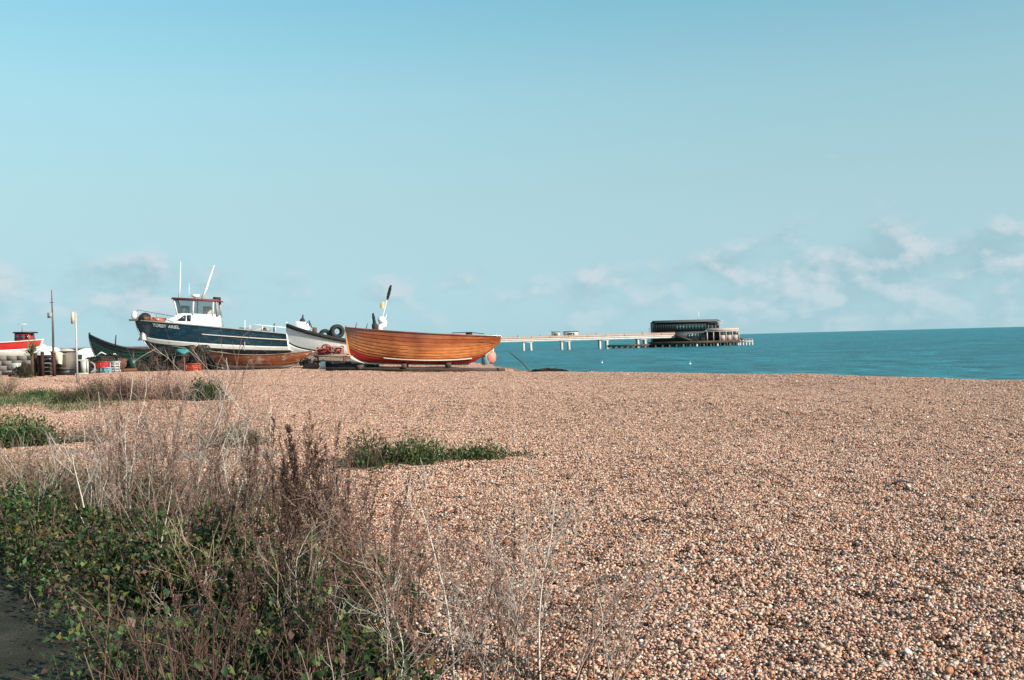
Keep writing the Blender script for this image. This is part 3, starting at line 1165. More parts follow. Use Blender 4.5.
# ---- the small weathered boat
sx_, sy_ = at(262, 366, 45.2).x, 45.2
B2 = thing('rowing_boat', 'small weathered varnished boat with worn white patches and grey keel', 'boat', (sx_, sy_, 0.72), R(176), ry=R(-1.0), rx=R(3))
B2.scale = (1, 1, 0.72)
H2 = Hull(4.5, 1.55, 1.06, 0.78, 1.08, bow_rake=0.75, stern_rake=0.45, transom=0.6, tm=0.5, ee=0.40, gg=1.3, round_foot=0.34)
us2 = [0.0, 0.14, 0.28, 0.40, 0.51, 0.61, 0.71, 0.81, 0.90, 1.0]
for i in range(9):
    for sd in (-1, 1):
        H2.strip(us2[i], us2[i + 1] + (0.01 if i < 8 else 0), sd, lap=0.02, nu=2, nt=28).build('plank', M_DULLW if i < 2 else M_VARN2, B2)
H2.stem_bar(0.06, 0.06).build('stem', M_VARN2, B2)
H2.keel_bar(0.06, 0.08, 0.02, 1.0).build('keel', M_GREYP, B2)
H2.transom_mesh().build('transom', M_VARN2, B2)
for sd in (-1, 1):
    H2.edge(1.0, sd, 0.03, 0.05, out=0.004, dz=0.008).build('gunwale', M_TIMBERL, B2)
for t_ in (0.3, 0.6):
    p_ = H2.p(t_, 1, 1)
    MB().box((p_.x, 0, p_.z - 0.15), (0.2, 2 * p_.y - 0.05, 0.03)).build('thwart', M_TIMBERL, B2)

# ---- the navy motor boat
nx0, ny0 = at(213.5, 350, 58).x, 58.0
B3 = thing('motor_boat', 'large navy blue motor boat with white wheelhouse and red roof', 'boat', (nx0, ny0, 1.14), R(9), ry=R(3.9))
H3 = Hull(8.8, 2.9, 1.95, 1.75, 1.52, bow_rake=1.05, stern_rake=0.1, transom=0.82, tm=0.5, ee=0.40, gg=1.35, round_foot=0.15)
for sd in (-1, 1):
    H3.strip(0.56, 1.0, sd, nu=10, nt=48).build('topside', M_NAVY, B3, smooth=True)
    H3.strip(0.43, 0.56, sd, nu=4, nt=48, t0=0.0).build('boot_stripe', M_WHITE, B3, smooth=True)
    H3.strip(0.0, 0.43, sd, nu=8, nt=48).build('bottom', M_BLACK, B3, smooth=True)
    H3.edge(1.0, sd, 0.05, 0.07, out=0.0, dz=0.02).build('gunwale', M_GREYP, B3)
    H3.edge(0.80, sd, 0.035, 0.05, out=0.0, t0=0.44, t1=0.995).build('rubbing_strake', M_CREAM, B3)
H3.transom_mesh(0.43, 1.0).build('transom', M_NAVY, B3)
H3.deck(0.10, 0.03, 0.99).build('deck', M_GREYP, B3)
H3.stem_bar(0.09, 0.05).build('stem', M_NAVY, B3)
H3.keel_bar(0.1, 0.16, 0.05, 1.0).build('keel', M_BLACK, B3)


def dk(x):
    return H3.sheer((x + 4.4) / 8.8)


def extrude_side(prof, w, m_, name, parent, w_top=None):
    """closed profile in x-z, extruded across the boat"""
    mb_ = MB()
    n = len(prof)
    zmin, zmax = min(p[1] for p in prof), max(p[1] for p in prof)
    def hw(z):
        return (w + ((w_top or w) - w) * (z - zmin) / (zmax - zmin)) / 2
    v = [(x, -hw(z), z) for x, z in prof] + [(x, hw(z), z) for x, z in prof]
    f = [tuple(range(n)), tuple(range(2 * n - 1, n - 1, -1))]
    for i in range(n):
        j = (i + 1) % n
        f.append((i, i + n, j + n, j))
    mb_.add(v, f)
    return mb_.build(name, m_, parent)


z0 = dk(-1.0) - 0.1
cab = extrude_side([(-3.0, z0), (0.42, z0), (0.22, z0 + 0.78), (-1.75, z0 + 0.78), (-2.15, z0 + 0.62), (-2.75, z0 + 0.22)], 1.75, M_WHITE2, 'wheelhouse', B3, 1.6)
for sd in (-1, 1):
    w_ = extrude_side([(-2.05, z0 + 0.32), (-1.52, z0 + 0.32), (-1.52, z0 + 0.66), (-1.62, z0 + 0.66)], 0.012, M_GLASS, 'window', cab)
    w_.location.y = sd * 0.845
    w_ = extrude_side([(-1.46, z0 + 0.32), (-1.24, z0 + 0.32), (-1.24, z0 + 0.68), (-1.46, z0 + 0.68)], 0.012, M_GLASS, 'window', cab)
    w_.location.y = sd * 0.845
z1 = z0 + 0.78
# glazed upper cabin: corner posts, panes, roof
posts = [(-2.0, -0.78), (-1.15, -0.8), (-0.05, -0.8), (0.22, -0.8)]
for sd in (-1, 1):
    for k, (px_, py_) in enumerate(posts):
        lean = [-0.25, 0.0, 0.0, -0.12][k]
        MB().bar((px_, sd * abs(py_), z1 - 0.1), (px_ + lean, sd * abs(py_) * 0.93, z1 + 0.80), 0.07 if k < 3 else 0.12).build('window_post', M_WHITE2 if k < 3 else M_GREYP, B3)
    for (xa, xb, la, lb) in ((-1.95, -1.2, -0.25, 0.0), (-1.1, -0.1, 0.0, 0.0)):
        mb = MB()
        ya, yb = sd * 0.80, sd * 0.745
        mb.add([(xa, ya, z1), (xb, ya, z1), (xb + lb, yb, z1 + 0.78), (xa + la, yb, z1 + 0.78)], [(0, 1, 2, 3)])
        mb.build('window_pane', M_CLEAR, B3)
mb = MB()
mb.add([(-2.0, -0.78, z1), (-2.0, 0.78, z1), (-2.25, 0.72, z1 + 0.78), (-2.25, -0.72, z1 + 0.78)], [(0, 1, 2, 3)])
mb.build('windscreen', M_GLASS, B3)
MB().box((-1.75, 0.2, z1 + 0.2), (0.35, 0.9, 0.5)).build('console', M_GREYP, B3)
MB().box((-0.5, 0.3, z1 + 0.12), (0.45, 0.6, 0.7)).build('helm_seat', M_CREAM, B3)
rf = extrude_side([(-2.4, z1 + 0.78), (0.34, z1 + 0.79), (0.20, z1 + 0.88), (-2.30, z1 + 0.88)], 1.8, M_ROOFR, 'roof', B3, 1.7)
rfz = z1 + 0.88
MB().box((0.10, -0.5, rfz + 0.06), (0.4, 0.3, 0.16)).build('life_raft_box', M_RUBBER, rf)
MB().lathe([(0.10, 0), (0.13, 0.03), (0.13, 0.09), (0.24, 0.11), (0.26, 0.18), (0.22, 0.25), (0.10, 0.28)], (-1.15, 0, rfz), 16).build('radar_dome', M_WHITE2, rf, smooth=True)
MB().tube([(-2.0, -0.5, rfz), (-1.98, -0.5, rfz + 0.95), (-2.0, -0.5, rfz + 2.1)], [0.05, 0.04, 0.012]).build('antenna', M_WHITE2, rf)
MB().tube([(-0.75, -0.3, rfz), (-0.52, -0.3, rfz + 0.7), (-0.15, -0.3, rfz + 2.0)], [0.085, 0.07, 0.015]).build('antenna', M_WHITE2, rf)
MB().tube([(-1.6, 0.4, rfz), (-1.62, 0.4, rfz + 0.9)], [0.02, 0.01]).build('antenna', M_WHITE2, rf)
# bow rail, bow platform and white fender
mb = MB()
rp = []
for i in range(9):
    t_ = 0.005 + i * 0.035
    p_ = H3.p(t_, 1, -1)
    rp.append(p_ + Vector((0, 0.04, 0.62 - i * 0.03)))
mb.tube(rp, 0.018)
rq = [Vector((p_.x, -p_.y, p_.z)) for p_ in rp]
mb.tube(rq, 0.018)
for k in (0, 3, 6, 8):
    for q_ in (rp, rq):
        mb.tube([q_[k], (q_[k].x, q_[k].y, q_[k].z - 0.62)], 0.015)
mb.build('bow_rail', M_STEEL, B3)
MB().box((-4.45, 0, dk(-4.4) + 0.02), (0.6, 0.5, 0.09)).build('bow_platform', M_TIMBER, B3)
MB().blob((-4.5, -0.1, dk(-4.4) + 0.30), (0.17, 0.17, 0.24), 3, 0.04).build('fender', M_WHITE2, B3, smooth=True)
mb = MB()
mb.tube([(-4.05, -0.1, dk(-4.1) - 0.15), (-3.7, -0.3, 0.95)], 0.03)
mb.tube([(-4.1, 0.1, dk(-4.1) - 0.15), (-3.95, -0.32, 1.0)], 0.03)
mb.build('anchor_shank', M_STEEL, B3)
mb = MB()
mb.add([(-3.95, -0.12, 1.5), (-3.7, -0.42, 0.85), (-4.2, -0.4, 0.8), (-3.9, -0.2, 0.85)], [(0, 1, 3), (0, 3, 2), (0, 2, 1), (1, 2, 3)])
mb.build('anchor_fluke', M_WHITE, B3)
MB().box((-3.35, -0.1, dk(-3.3) + 0.12), (1.1, 0.8, 0.32)).build('hatch_coaming', M_VARN2, B3)
MB().blob((-3.9, -0.1, dk(-3.9) + 0.20), (0.36, 0.35, 0.30), 9, 0.1).build('net_bundle', M_RUBBER, B3, smooth=True)
# aft rails, small posts, white pole
mb = MB()
q1 = [H3.p(t_, 1, -1) + Vector((0, 0.05, 0)) for t_ in (0.74, 0.82, 0.90, 0.985)]
mb.tube([p_ + Vector((0, 0, 0.36)) for p_ in q1], 0.03)
for p_ in q1:
    mb.tube([p_, p_ + Vector((0, 0, 0.36))], 0.022)
mb.build('aft_rail', M_WHITE2, B3)
MB().tube([H3.p(0.89, 1, -1) + Vector((0, 0.3, 0)), H3.p(0.89, 1, -1) + Vector((0, 0.3, 0.55))], [0.05, 0.03]).build('mooring_post', M_RUBBER, B3)
MB().lathe([(0.12, 0), (0.14, 0.1), (0.06, 0.25)], H3.p(0.83, 1, -1) + Vector((0, 0.3, 0)), 10).build('winch_drum', M_RUST, B3)
MB().box((2.3, -0.2, dk(2.3) + 0.06), (1.7, 1.4, 0.22)).build('engine_hatch', M_GREYP, B3)
pp = H3.p(0.71, 0.45, -1)
MB().tube([(pp.x, pp.y - 0.18, pp.z - 0.1), (pp.x - 0.05, pp.y - 0.2, pp.z + 1.65)], [0.022, 0.018]).build('boat_hook', M_WHITE, B3)


def hull_text(txt, hull, t_, u_, size, parent, m_, side=-1):
    p_ = hull.p(t_, u_, side)
    n = hull.nrm(t_, u_, side)
    xa = (hull.p(t_ + 0.01, u_, side) - hull.p(t_ - 0.01, u_, side)).normalized()
    ya = n.cross(xa).normalized()
    cu = bpy.data.curves.new('lettering', 'FONT')
    cu.body = txt
    cu.size = size
    cu.extrude = 0.004
    cu.align_x = 'CENTER'
    cu.resolution_u = 3
    cu.materials.append(m_)
    o_ = bpy.data.objects.new('lettering', cu)
    tmp = o_
    dg = bpy.context.evaluated_depsgraph_get()
    COL.objects.link(tmp)
    dg.update()
    me_ = bpy.data.meshes.new_from_object(tmp.evaluated_get(dg))
    bpy.data.objects.remove(tmp)
    o_ = bpy.data.objects.new('lettering', me_)
    M_ = Matrix((xa, ya, n)).transposed().to_4x4()
    M_.translation = p_ + n * 0.022
    o_.matrix_local = M_
    COL.objects.link(o_)
    o_.parent = parent
    return o_


hull_text('TORBY', H3, 0.165, 0.885, 0.27, B3, M_WHITE)
hull_text('ARIEL', H3, 0.26, 0.885, 0.27, B3, M_WHITE)
# cradle
for k, dx in enumerate((-2.6, 0.2, 3.0)):
    x_ = nx0 + dx
    y_ = ny0 + dx * 0.157
    g_ = gz(x_, y_)
    c_ = thing('boat_cradle', ['dark timber trestle under the bow of the navy boat', 'dark timber trestle under the middle of the navy boat', 'dark timber trestle under the stern of the navy boat'][k], 'trestle', (x_, y_, g_), R(9), 'trestles under the navy boat')
    top = 1.14 - dx * 0.068 - 0.18 - g_
    MB().box((0, 0, top - 0.1), (0.2, 2.4, 0.2)).build('beam', M_TIMBER, c_)
    for sd in (-1, 1):
        MB().bar((0, sd * 1.0, 0), (0, sd * 0.8, top - 0.15), 0.14).build('leg', M_TIMBER, c_)

# ---- the white boat with black rubbing strake
wx, wy = at(338, 350, 51).x, 51.0
B4 = thing('white_boat', 'white open boat with black gunwale strake behind the varnished boat', 'boat', (wx, wy, 1.02), R(10), ry=R(6.5))
H4 = Hull(5.4, 2.0, 1.52, 1.02, 0.98, bow_rake=0.25, stern_rake=0.15, transom=0.7, tm=0.5, ee=0.42, gg=1.35, round_foot=0.2)
for sd in (-1, 1):
    H4.strip(0.36, 1.0, sd, nu=8).build('topside', M_WHITE, B4, smooth=True)
    H4.strip(0.29, 0.36, sd, nu=2).build('boot_stripe', M_GREEN, B4, smooth=True)
    H4.strip(0.0, 0.29, sd, nu=5).build('bottom', M_WHITE, B4, smooth=True)
    H4.edge(0.94, sd, 0.05, 0.20, out=0.0).build('rubbing_strake', M_RUBBER, B4)
H4.transom_mesh(0.0, 1.0).build('transom', M_WHITE, B4)
H4.deck(0.12, 0.03, 0.98).build('deck', M_GREYP, B4)
H4.stem_bar(0.07, 0.05).build('stem', M_WHITE, B4)
cz = H4.sheer(0.15)
cb4 = extrude_side([(-2.35, cz - 0.2), (-1.5, cz - 0.35), (-1.55, cz + 0.34), (-2.28, cz + 0.36)], 0.62, M_WHITE2, 'cuddy', B4, 0.60)
MB().lathe([(0.10, 0), (0.13, 0.08), (0.13, 0.16), (0.05, 0.26), (0.02, 0.44)], (-1.95, -0.1, cz + 0.29), 12).build('lantern', M_RUBBER, cb4, smooth=True)
MB().tube([(-1.72, -0.35, cz + 0.28), (-1.62, -0.35, cz + 0.45), (-1.45, -0.35, cz + 0.1)], 0.03).build('grab_rail', M_RUBBER, cb4)
MB().box((-1.3, -0.3, cz - 0.05), (0.22, 0.4, 0.34)).build('engine_box', M_RUST, B4)
for k, px_ in enumerate((325, 337)):
    q = at(px_, [334, 330.5][k], 50.7)
    o = thing('rolled_fender', ['smaller black rolled rubber fender in the white boat', 'larger black rolled rubber fender in the white boat beside the varnished bow'][k], 'fender', (q.x, 50.7, q.z), 0.3)
    r_ = 0.30 + 0.06 * k
    for j in range(3):
        MB().torus((0, -0.2 + 0.2 * j, -0.05), r_ * 0.72, r_ * 0.30, RX(1.57), 18, 8).build('coil', M_RUBBER, o, smooth=True)

# ---- dark green boat among the gear, bow to the left
gx0, gy0 = at(124, 350, 53).x, 53.0
B5 = thing('green_boat', 'dark green wooden boat with high pointed bow among the fishing gear', 'boat', (gx0, gy0, 1.12), R(14), ry=R(5))
H5 = Hull(3.6, 1.5, 1.30, 0.72, 0.82, bow_rake=0.35, transom=0.6, ee=0.5, gg=1.3, round_foot=0.2)
for i in range(6):
    for sd in (-1, 1):
        H5.strip(i / 6, (i + 1) / 6 + (0.01 if i < 5 else 0), sd, lap=0.02, nu=2, nt=24).build('plank', M_GREEN if i != 5 else M_BLACK, B5)
H5.stem_bar(0.07, 0.06, u1=1.08).build('stem', M_BLACK, B5)
H5.transom_mesh().build('transom', M_GREEN, B5)
H5.deck(0.2, 0.04, 0.97).build('bottom_boards', M_TIMBER, B5)
for sd in (-1, 1):
    H5.edge(1.0, sd, 0.035, 0.05).build('gunwale', M_BLACK, B5)
MB().tube([(-0.5, 0, 0.8), (-0.5, 0, 1.35)], [0.04, 0.03]).build('mooring_post', M_RUBBER, B5)
g_ = gz(gx0, gy0)
o = thing('boat_trestle', 'low timber trestle carrying the dark green boat', 'trestle', (gx0, gy0, g_))
for dx in (-0.9, 0.9):
    MB().box((dx, 0, 0.22), (0.2, 1.3, 0.44)).build('block', M_TIMBER, o)

# ---- red and white boat at the left edge
rx0, ry0 = at(8, 350, 60).x, 60.0
B6 = thing('red_boat', 'red and white fishing boat with dark red wheelhouse at the left edge', 'boat', (rx0 - 1.1, ry0, 1.40), R(186), ry=R(-1.5))
B6.scale = (0.88, 0.88, 0.88)
H6 = Hull(6.8, 2.4, 1.30, 1.05, 1.02, bow_rake=0.6, transom=0.75, ee=0.42, gg=1.35, round_foot=0.2)
for sd in (-1, 1):
    H6.strip(0.62, 1.0, sd, nu=6).build('topside', M_REDB, B6, smooth=True)
    H6.strip(0.0, 0.62, sd, nu=8).build('bottom', M_WHITE, B6, smooth=True)
    H6.edge(1.0, sd, 0.05, 0.07).build('gunwale', M_CREAM, B6)
H6.transom_mesh().build('transom', M_REDB, B6)
H6.deck(0.1, 0.03, 0.98).build('deck', M_GREYP, B6)
H6.stem_bar().build('stem', M_WHITE, B6)
wz = H6.sheer(0.3) - 0.1
wh = extrude_side([(-2.85, wz), (-1.75, wz), (-1.75, wz + 0.72), (-2.75, wz + 0.72)], 0.86, M_REDP, 'wheelhouse', B6, 0.80)
for sd in (-1, 1):
    for xa in (-2.68, -2.32, -2.00):
        w_ = extrude_side([(xa, wz + 0.32), (xa + 0.24, wz + 0.32), (xa + 0.24, wz + 0.62), (xa, wz + 0.62)], 0.012, M_GLASS, 'window', wh)
        w_.location.y = sd * 0.425
extrude_side([(-3.0, wz + 0.72), (-1.65, wz + 0.72), (-1.68, wz + 0.80), (-2.95, wz + 0.82)], 1.0, M_BLACK, 'roof', B6, 0.95)
MB().tube([(-2.0, -0.3, wz + 0.8), (-2.0, -0.3, wz + 1.7)], [0.03, 0.015]).build('mast', M_GREYP, B6)
MB().bar((-2.3, -0.3, wz + 1.35), (-1.7, -0.3, wz + 1.35), 0.03).build('aerial', M_WHITE, B6)
MB().tube([(0.4, 0.0, 1.0), (0.42, 0.0, 2.45)], [0.04, 0.018]).build('antenna', M_WHITE, B6)
MB().blob((1.3, 0.2, 1.25), (0.6, 0.5, 0.3), 5, 0.1).build('net_bundle', M_SACK, B6, smooth=True)

# ------------------------------------------------------------------ the pier
PY = 378.0
K = FPX / PY                      # picture scale out there, used only to lay out lengths in metres


def pxm(px):
    return (px - 512) / K


pier = thing('pier', 'long concrete pier on paired white columns reaching out over the sea', 'pier', (0, PY, 0), R(0))
DECK_T, DECK_B = CAM_Z + 0.30, CAM_Z - 0.80
xa, xb = -178.0, pxm(674)
MB().box(((xa + xb) / 2, 0, DECK_T - 0.2), (xb - xa, 5.2, 0.4)).build('deck', M_CONC, pier)
for sd in (-1, 1):
    MB().box(((xa + xb) / 2, sd * 2.2, (DECK_B + DECK_T - 0.4) / 2), (xb - xa, 0.5, DECK_T - 0.4 - DECK_B)).build('edge_beam', M_CONC, pier)
    rl = MB()
    rl.box(((xa + xb) / 2, sd * 2.5, DECK_T + 1.05), (xb - xa, 0.12, 0.10))
    rl.box(((xa + xb) / 2, sd * 2.5, DECK_T + 0.45), (xb - xa, 0.07, 0.75))
    rl.build('railing', M_PIERRAIL, pier)
    for i in range(int((xb - xa) / 7)):
        MB().box((xa + 3.5 + i * 7, sd * 2.5, DECK_T + 0.55), (0.16, 0.16, 1.1)).build('rail_post', M_PIERRAIL, pier)
step = pxm(565) - pxm(527)
cols = [pxm(527) + step * k for k in range(-12, 4)]
for cx in cols:
    MB().box((cx, 0, DECK_B - 0.2), (4.2, 4.6, 0.55)).build('crosshead', M_CONC, pier)
    for dx in (-1.45, 1.45):
        for sd in (-1, 1):
            MB().tube([(cx + dx, sd * 1.9, SEA_Z - 3), (cx + dx * 0.92, sd * 1.9, DECK_B - 0.2)], [0.50, 0.44], 12).build('column', M_CONC, pier, smooth=True)
# lamp posts and shelters on the deck
for px_ in (552, 575, 612, 650):
    x_ = pxm(px_)
    mb = MB()
    mb.tube([(x_, 1.9, DECK_T), (x_, 1.9, DECK_T + 2.6)], [0.09, 0.06])
    mb.box((x_, 1.9, DECK_T + 2.65), (0.5, 0.2, 0.14))
    mb.build('lamp_post', M_GREYP, pier)
for px_, w_ in ((556, 3.0), (571, 5.5)):
    x_ = pxm(px_)
    sh = MB().box((x_, 0.4, DECK_T + 1.15), (w_, 1.6, 2.3)).build('shelter', M_CONC, pier)
    MB().box((x_, 0.4, DECK_T + 2.37), (w_ + 0.5, 2.1, 0.14)).build('roof', M_ROOF, sh)
    MB().box((x_, -0.43, DECK_T + 1.2), (w_ * 0.5, 0.04, 1.2)).build('opening', M_GLASSP, sh)

# low landing stage below the deck
ls = thing('landing_stage', 'low dark landing stage on piles beneath the end of the pier', 'landing stage', (0, PY, 0))
x0_, x1_ = pxm(607), pxm(655)
MB().box(((x0_ + x1_) / 2, 1.0, SEA_Z + 1.0), (x1_ - x0_, 7.0, 0.7)).build('platform', M_TIMBER, ls)
for i in range(9):
    for sd in (-1.8, 4.0):
        MB().tube([(x0_ + 0.4 + i * (x1_ - x0_ - 0.8) / 8, sd, SEA_Z - 3), (x0_ + 0.4 + i * (x1_ - x0_ - 0.8) / 8, sd, SEA_Z + 0.9)], 0.28, 8).build('pile', M_TIMBER, ls)

# pier head platform
ph = thing('pier_platform', 'broad pier head platform on piles carrying the building', 'platform', (0, PY, 0))
x0_, x1_ = pxm(652), pxm(737)
MB().box(((x0_ + x1_) / 2, 3.0, SEA_Z + 1.55), (x1_ - x0_, 16, 0.9)).build('platform', M_TIMBER, ph)
for i in range(13):
    for yy in (-4.4, 0, 5, 10):
        X_ = x0_ + 0.6 + i * (x1_ - x0_ - 1.2) / 12
        MB().tube([(X_, yy, SEA_Z - 3), (X_, yy, SEA_Z + 1.2)], 0.38, 8).build('pile', M_CONC if i in (6, 9, 12) else M_TIMBER, ph)
xr0, xr1 = pxm(737), pxm(751)
MB().box(((xr0 + xr1) / 2, 1, SEA_Z + 1.35), (xr1 - xr0, 8, 0.5)).build('end_landing', M_PIERPINK, ph)
for i in range(5):
    MB().tube([(xr0 + 0.5 + i * 1.15, -2.7, SEA_Z - 3), (xr0 + 0.5 + i * 1.15, -2.7, SEA_Z + 1.9)], 0.3, 8).build('pile', M_CONC, ph)
    MB().box((xr0 + 0.5 + i * 1.15, -2.8, SEA_Z + 2.0), (0.12, 0.12, 1.0)).build('rail_post', M_PIERRAIL, ph)
MB().box(((xr0 + xr1) / 2, -2.85, SEA_Z + 2.45), (xr1 - xr0, 0.08, 0.1)).build('railing', M_PIERRAIL, ph)
MB().box(((xr0 + xr1) / 2 - 0.6, 0.4, SEA_Z + 2.2), (1.6, 1.2, 1.0)).build('locker', M_TIMBER, ph)

# the building
bd = thing('pier_building', 'dark timber cafe building with gabled roof and pink terrace at the pier end', 'building', (0, PY, 0))
xL, xM, xR = pxm(654.5), pxm(705), pxm(737)
zr = CAM_Z + 5.0
F0 = SEA_Z + 2.0
fl1 = CAM_Z + 1.9
MB().box(((xL + xM) / 2, 4.0, (F0 + fl1) / 2), (xM - xL, 11.5, fl1 - F0)).build('lower_wall', M_PIERDARK, bd)
MB().box(((xL + xM) / 2, 4.0, (fl1 + zr) / 2), (xM - xL - 0.02, 12.5, zr - fl1)).build('upper_wall', M_PIERDARK, bd)
# slats of the upper wall
for i in range(22):
    X_ = xL + 0.5 + i * (xM - xL - 1.0) / 21
    MB().box((X_, -2.32, (fl1 + zr) / 2), (0.22, 0.14, zr - fl1 - 0.1)).build('slat', M_PIERDARK, bd)
# glazed band
for i in range(9):
    X_ = pxm(676) + i * 1.18
    w_ = MB().box((X_, -2.42, fl1 + 1.25), (1.0, 0.06, 1.7)).build('window', M_GLASSP, bd)
    MB().box((X_ + 0.56, -2.44, fl1 + 1.25), (0.10, 0.10, 1.9)).build('mullion', M_PIERDARK, w_)
for i in range(6):
    X_ = pxm(688) + i * 1.15
    MB().box((X_, -1.80, F0 + 2.0), (0.9, 0.06, 1.5)).build('window', M_GLASSP, bd)
# main roof: low pitched with overhanging gable to the right
mb = MB()
yR = (-3.2, 4.0, 11.2)
v = []
for X_ in (xL + 0.1, xM + 5.6):
    v += [(X_, yR[0], zr + 0.02), (X_, yR[1], zr + 0.85), (X_, yR[2], zr + 0.02), (X_, yR[0], zr + 0.16), (X_, yR[1], zr + 0.98), (X_, yR[2], zr + 0.16)]
mb.add(v, [(0, 1, 7, 6), (1, 2, 8, 7), (3, 9, 10, 4), (4, 10, 11, 5), (0, 6, 9, 3), (2, 5, 11, 8), (0, 3, 4, 1), (1, 4, 5, 2), (6, 7, 10, 9), (7, 8, 11, 10)])
mb.build('roof', M_ROOF, bd)
# upper gallery with posts and glass at the sunny end
MB().box((xM + 2.4, 4.0, fl1 + 0.1), (4.8, 11.5, 0.3)).build('gallery_floor', M_PIERPINK, bd)
for i in range(4):
    X_ = xM + 0.5 + i * 1.35
    g_ = MB().box((X_, -1.3, fl1 + 1.55), (1.0, 0.06, 2.3)).build('window', M_GLASSP, bd)
    MB().box((X_ + 0.62, -1.45, fl1 + 1.6), (0.2, 0.22, 2.6)).build('mullion', M_PIERPINK, g_)
MB().box((xM + 2.4, 4.6, fl1 + 1.6), (4.6, 11.3, 2.9)).build('gallery_wall', M_PIERPINK, bd)
for sd in (-1, 1):
    MB().bar((xM + 0.4, -2.2, zr - 0.2), (xM + 6.6, -2.2, zr - 0.2 + sd * 0.55 - 0.1), 0.22).build('brace', M_PIERPINK, bd)
# terrace and lower rooms
MB().box(((xM + xR) / 2, 3.0, CAM_Z + 1.2), (xR - xM, 13.5, 0.35)).build('terrace_floor', M_PIERPINK, bd)
MB().box(((xM + xR) / 2, -3.7, CAM_Z + 1.85), (xR - xM, 0.08, 1.0)).build('terrace_railing', M_PIERPINK, bd)
MB().box((xR - 0.05, 3.0, CAM_Z + 1.85), (0.08, 13.3, 1.0)).build('terrace_railing', M_PIERPINK, bd)
MB().box(((xM + xR) / 2, 4.2, (F0 + CAM_Z + 1.0) / 2), (xR - xM - 0.6, 10, CAM_Z + 1.0 - F0)).build('lower_room', M_PIERDARK, bd)
for i in range(6):
    X_ = xM + 0.15 + i * (xR - xM - 0.3) / 5
    MB().box((X_, -3.55, (F0 + CAM_Z + 1.0) / 2), (0.32, 0.32, CAM_Z + 1.05 - F0)).build('post', M_PIERPINK if i else M_CONC, bd)
for i in (3, 4, 5):
    X_ = xM + 0.15 + (i - 0.5) * (xR - xM - 0.3) / 5
    MB().box((X_, -3.5, F0 + 1.0), (1.9, 0.1, 2.0)).build('panel', M_PIERPINK, bd)
    MB().box((X_, -3.52, F0 + 2.6), (1.7, 0.06, 0.9)).build('window', M_GLASSP, bd)
MB().box((xR + 0.02, 3.0, F0 + 1.2), (0.12, 13, 2.4)).build('panel', M_PIERPINK, bd)
MB().tube([(xM - 1.6, 3, zr + 0.9), (xM - 1.6, 3, zr + 4.0)], [0.10, 0.05]).build('flagpole', M_WHITE, bd)
# outside stair down from the deck
mb = MB()
mb.bar((pxm(674), -2.9, DECK_T), (pxm(690), -2.9, F0 + 0.3), 1.2, 0.4)
mb.build('stair', M_TIMBER, bd)


# people walking on the pier
def person(name_, loc, rz, label, coat, legs_col, swing=0.25):
    me_ = bpy.data.meshes.new('person')
    V = [(0, 0, 0.95), (0, 0, 1.20), (0, 0, 1.42), (0, 0.01, 1.52), (0, 0.02, 1.62), (0, 0.02, 1.74),
         (0.10, 0, 0.88), (0.11, swing, 0.48), (0.11, swing * 1.1 - 0.05, 0.06), (0.11, swing * 1.1 + 0.12, 0.04),
         (-0.10, 0, 0.88), (-0.11, -swing * 0.6, 0.48), (-0.11, -swing * 1.3, 0.08), (-0.11, -swing * 1.3 + 0.15, 0.04),
         (0.20, 0, 1.40), (0.25, -swing * 0.5, 1.12), (0.25, -swing * 0.3, 0.85),
         (-0.20, 0, 1.40), (-0.25, swing * 0.5, 1.12), (-0.25, swing * 0.9, 0.88)]
    E = [(0, 1), (1, 2), (2, 3), (3, 4), (4, 5), (0, 6), (6, 7), (7, 8), (8, 9), (0, 10), (10, 11), (11, 12), (12, 13), (2, 14), (14, 15), (15, 16), (2, 17), (17, 18), (18, 19)]
    RAD = [0.15, 0.16, 0.16, 0.065, 0.10, 0.085, 0.10, 0.075, 0.05, 0.045, 0.10, 0.075, 0.05, 0.045, 0.075, 0.055, 0.04, 0.075, 0.055, 0.04]
    me_.from_pydata([(a * 1.0, b, c) for a, b, c in V], E, [])
    o_ = bpy.data.objects.new(name_, me_)
    COL.objects.link(o_)
    md_ = o_.modifiers.new('skin', 'SKIN')
    for i, r_ in enumerate(RAD):
        me_.skin_vertices[0].data[i].radius = (r_, r_ * 0.8)
    me_.skin_vertices[0].data[0].use_root = True
    o_.modifiers.new('sub', 'SUBSURF').render_levels = 1
    m_, t_, b_ = base_mat('clothing')
    co_ = N(t_, 'ShaderNodeTexCoord')
    s_ = N(t_, 'ShaderNodeSeparateXYZ')
    L(t_, co_.outputs['Object'], s_.inputs[0])
    c_ = ramp(t_, math_node(t_, 'MULTIPLY', s_.outputs[2], 0.5), [(0.0, legs_col), (0.45, coat), (0.765, (0.45, 0.28, 0.21)), (0.85, (0.07, 0.045, 0.03))], 'CONSTANT')
    L(t_, c_, b_.inputs['Base Color'])
    b_.inputs['Roughness'].default_value = 0.9
    me_.materials.append(m_)
    o_.location = loc
    o_.rotation_euler = (0, 0, rz)
    tag(o_, label, 'person', 'people walking on the pier')
    return o_


for px_, cc, lc, rz_, lb in ((518, (0.05, 0.06, 0.1), (0.03, 0.03, 0.04), 1.5, 'person in dark coat walking on the pier just beyond the varnished boat'),
                             (540, (0.25, 0.05, 0.04), (0.04, 0.04, 0.06), -1.5, 'person in dark red coat walking on the pier left of the shelter'),
                             (596, (0.03, 0.03, 0.03), (0.02, 0.02, 0.03), 1.4, 'person in black walking on the pier between the shelter and the building'),
                             (642, (0.04, 0.06, 0.05), (0.03, 0.03, 0.03), -1.4, 'person in dark green standing on the pier close to the building')):
    person('person', (pxm(px_), PY - 0.8, DECK_T), rz_, lb, cc, lc)

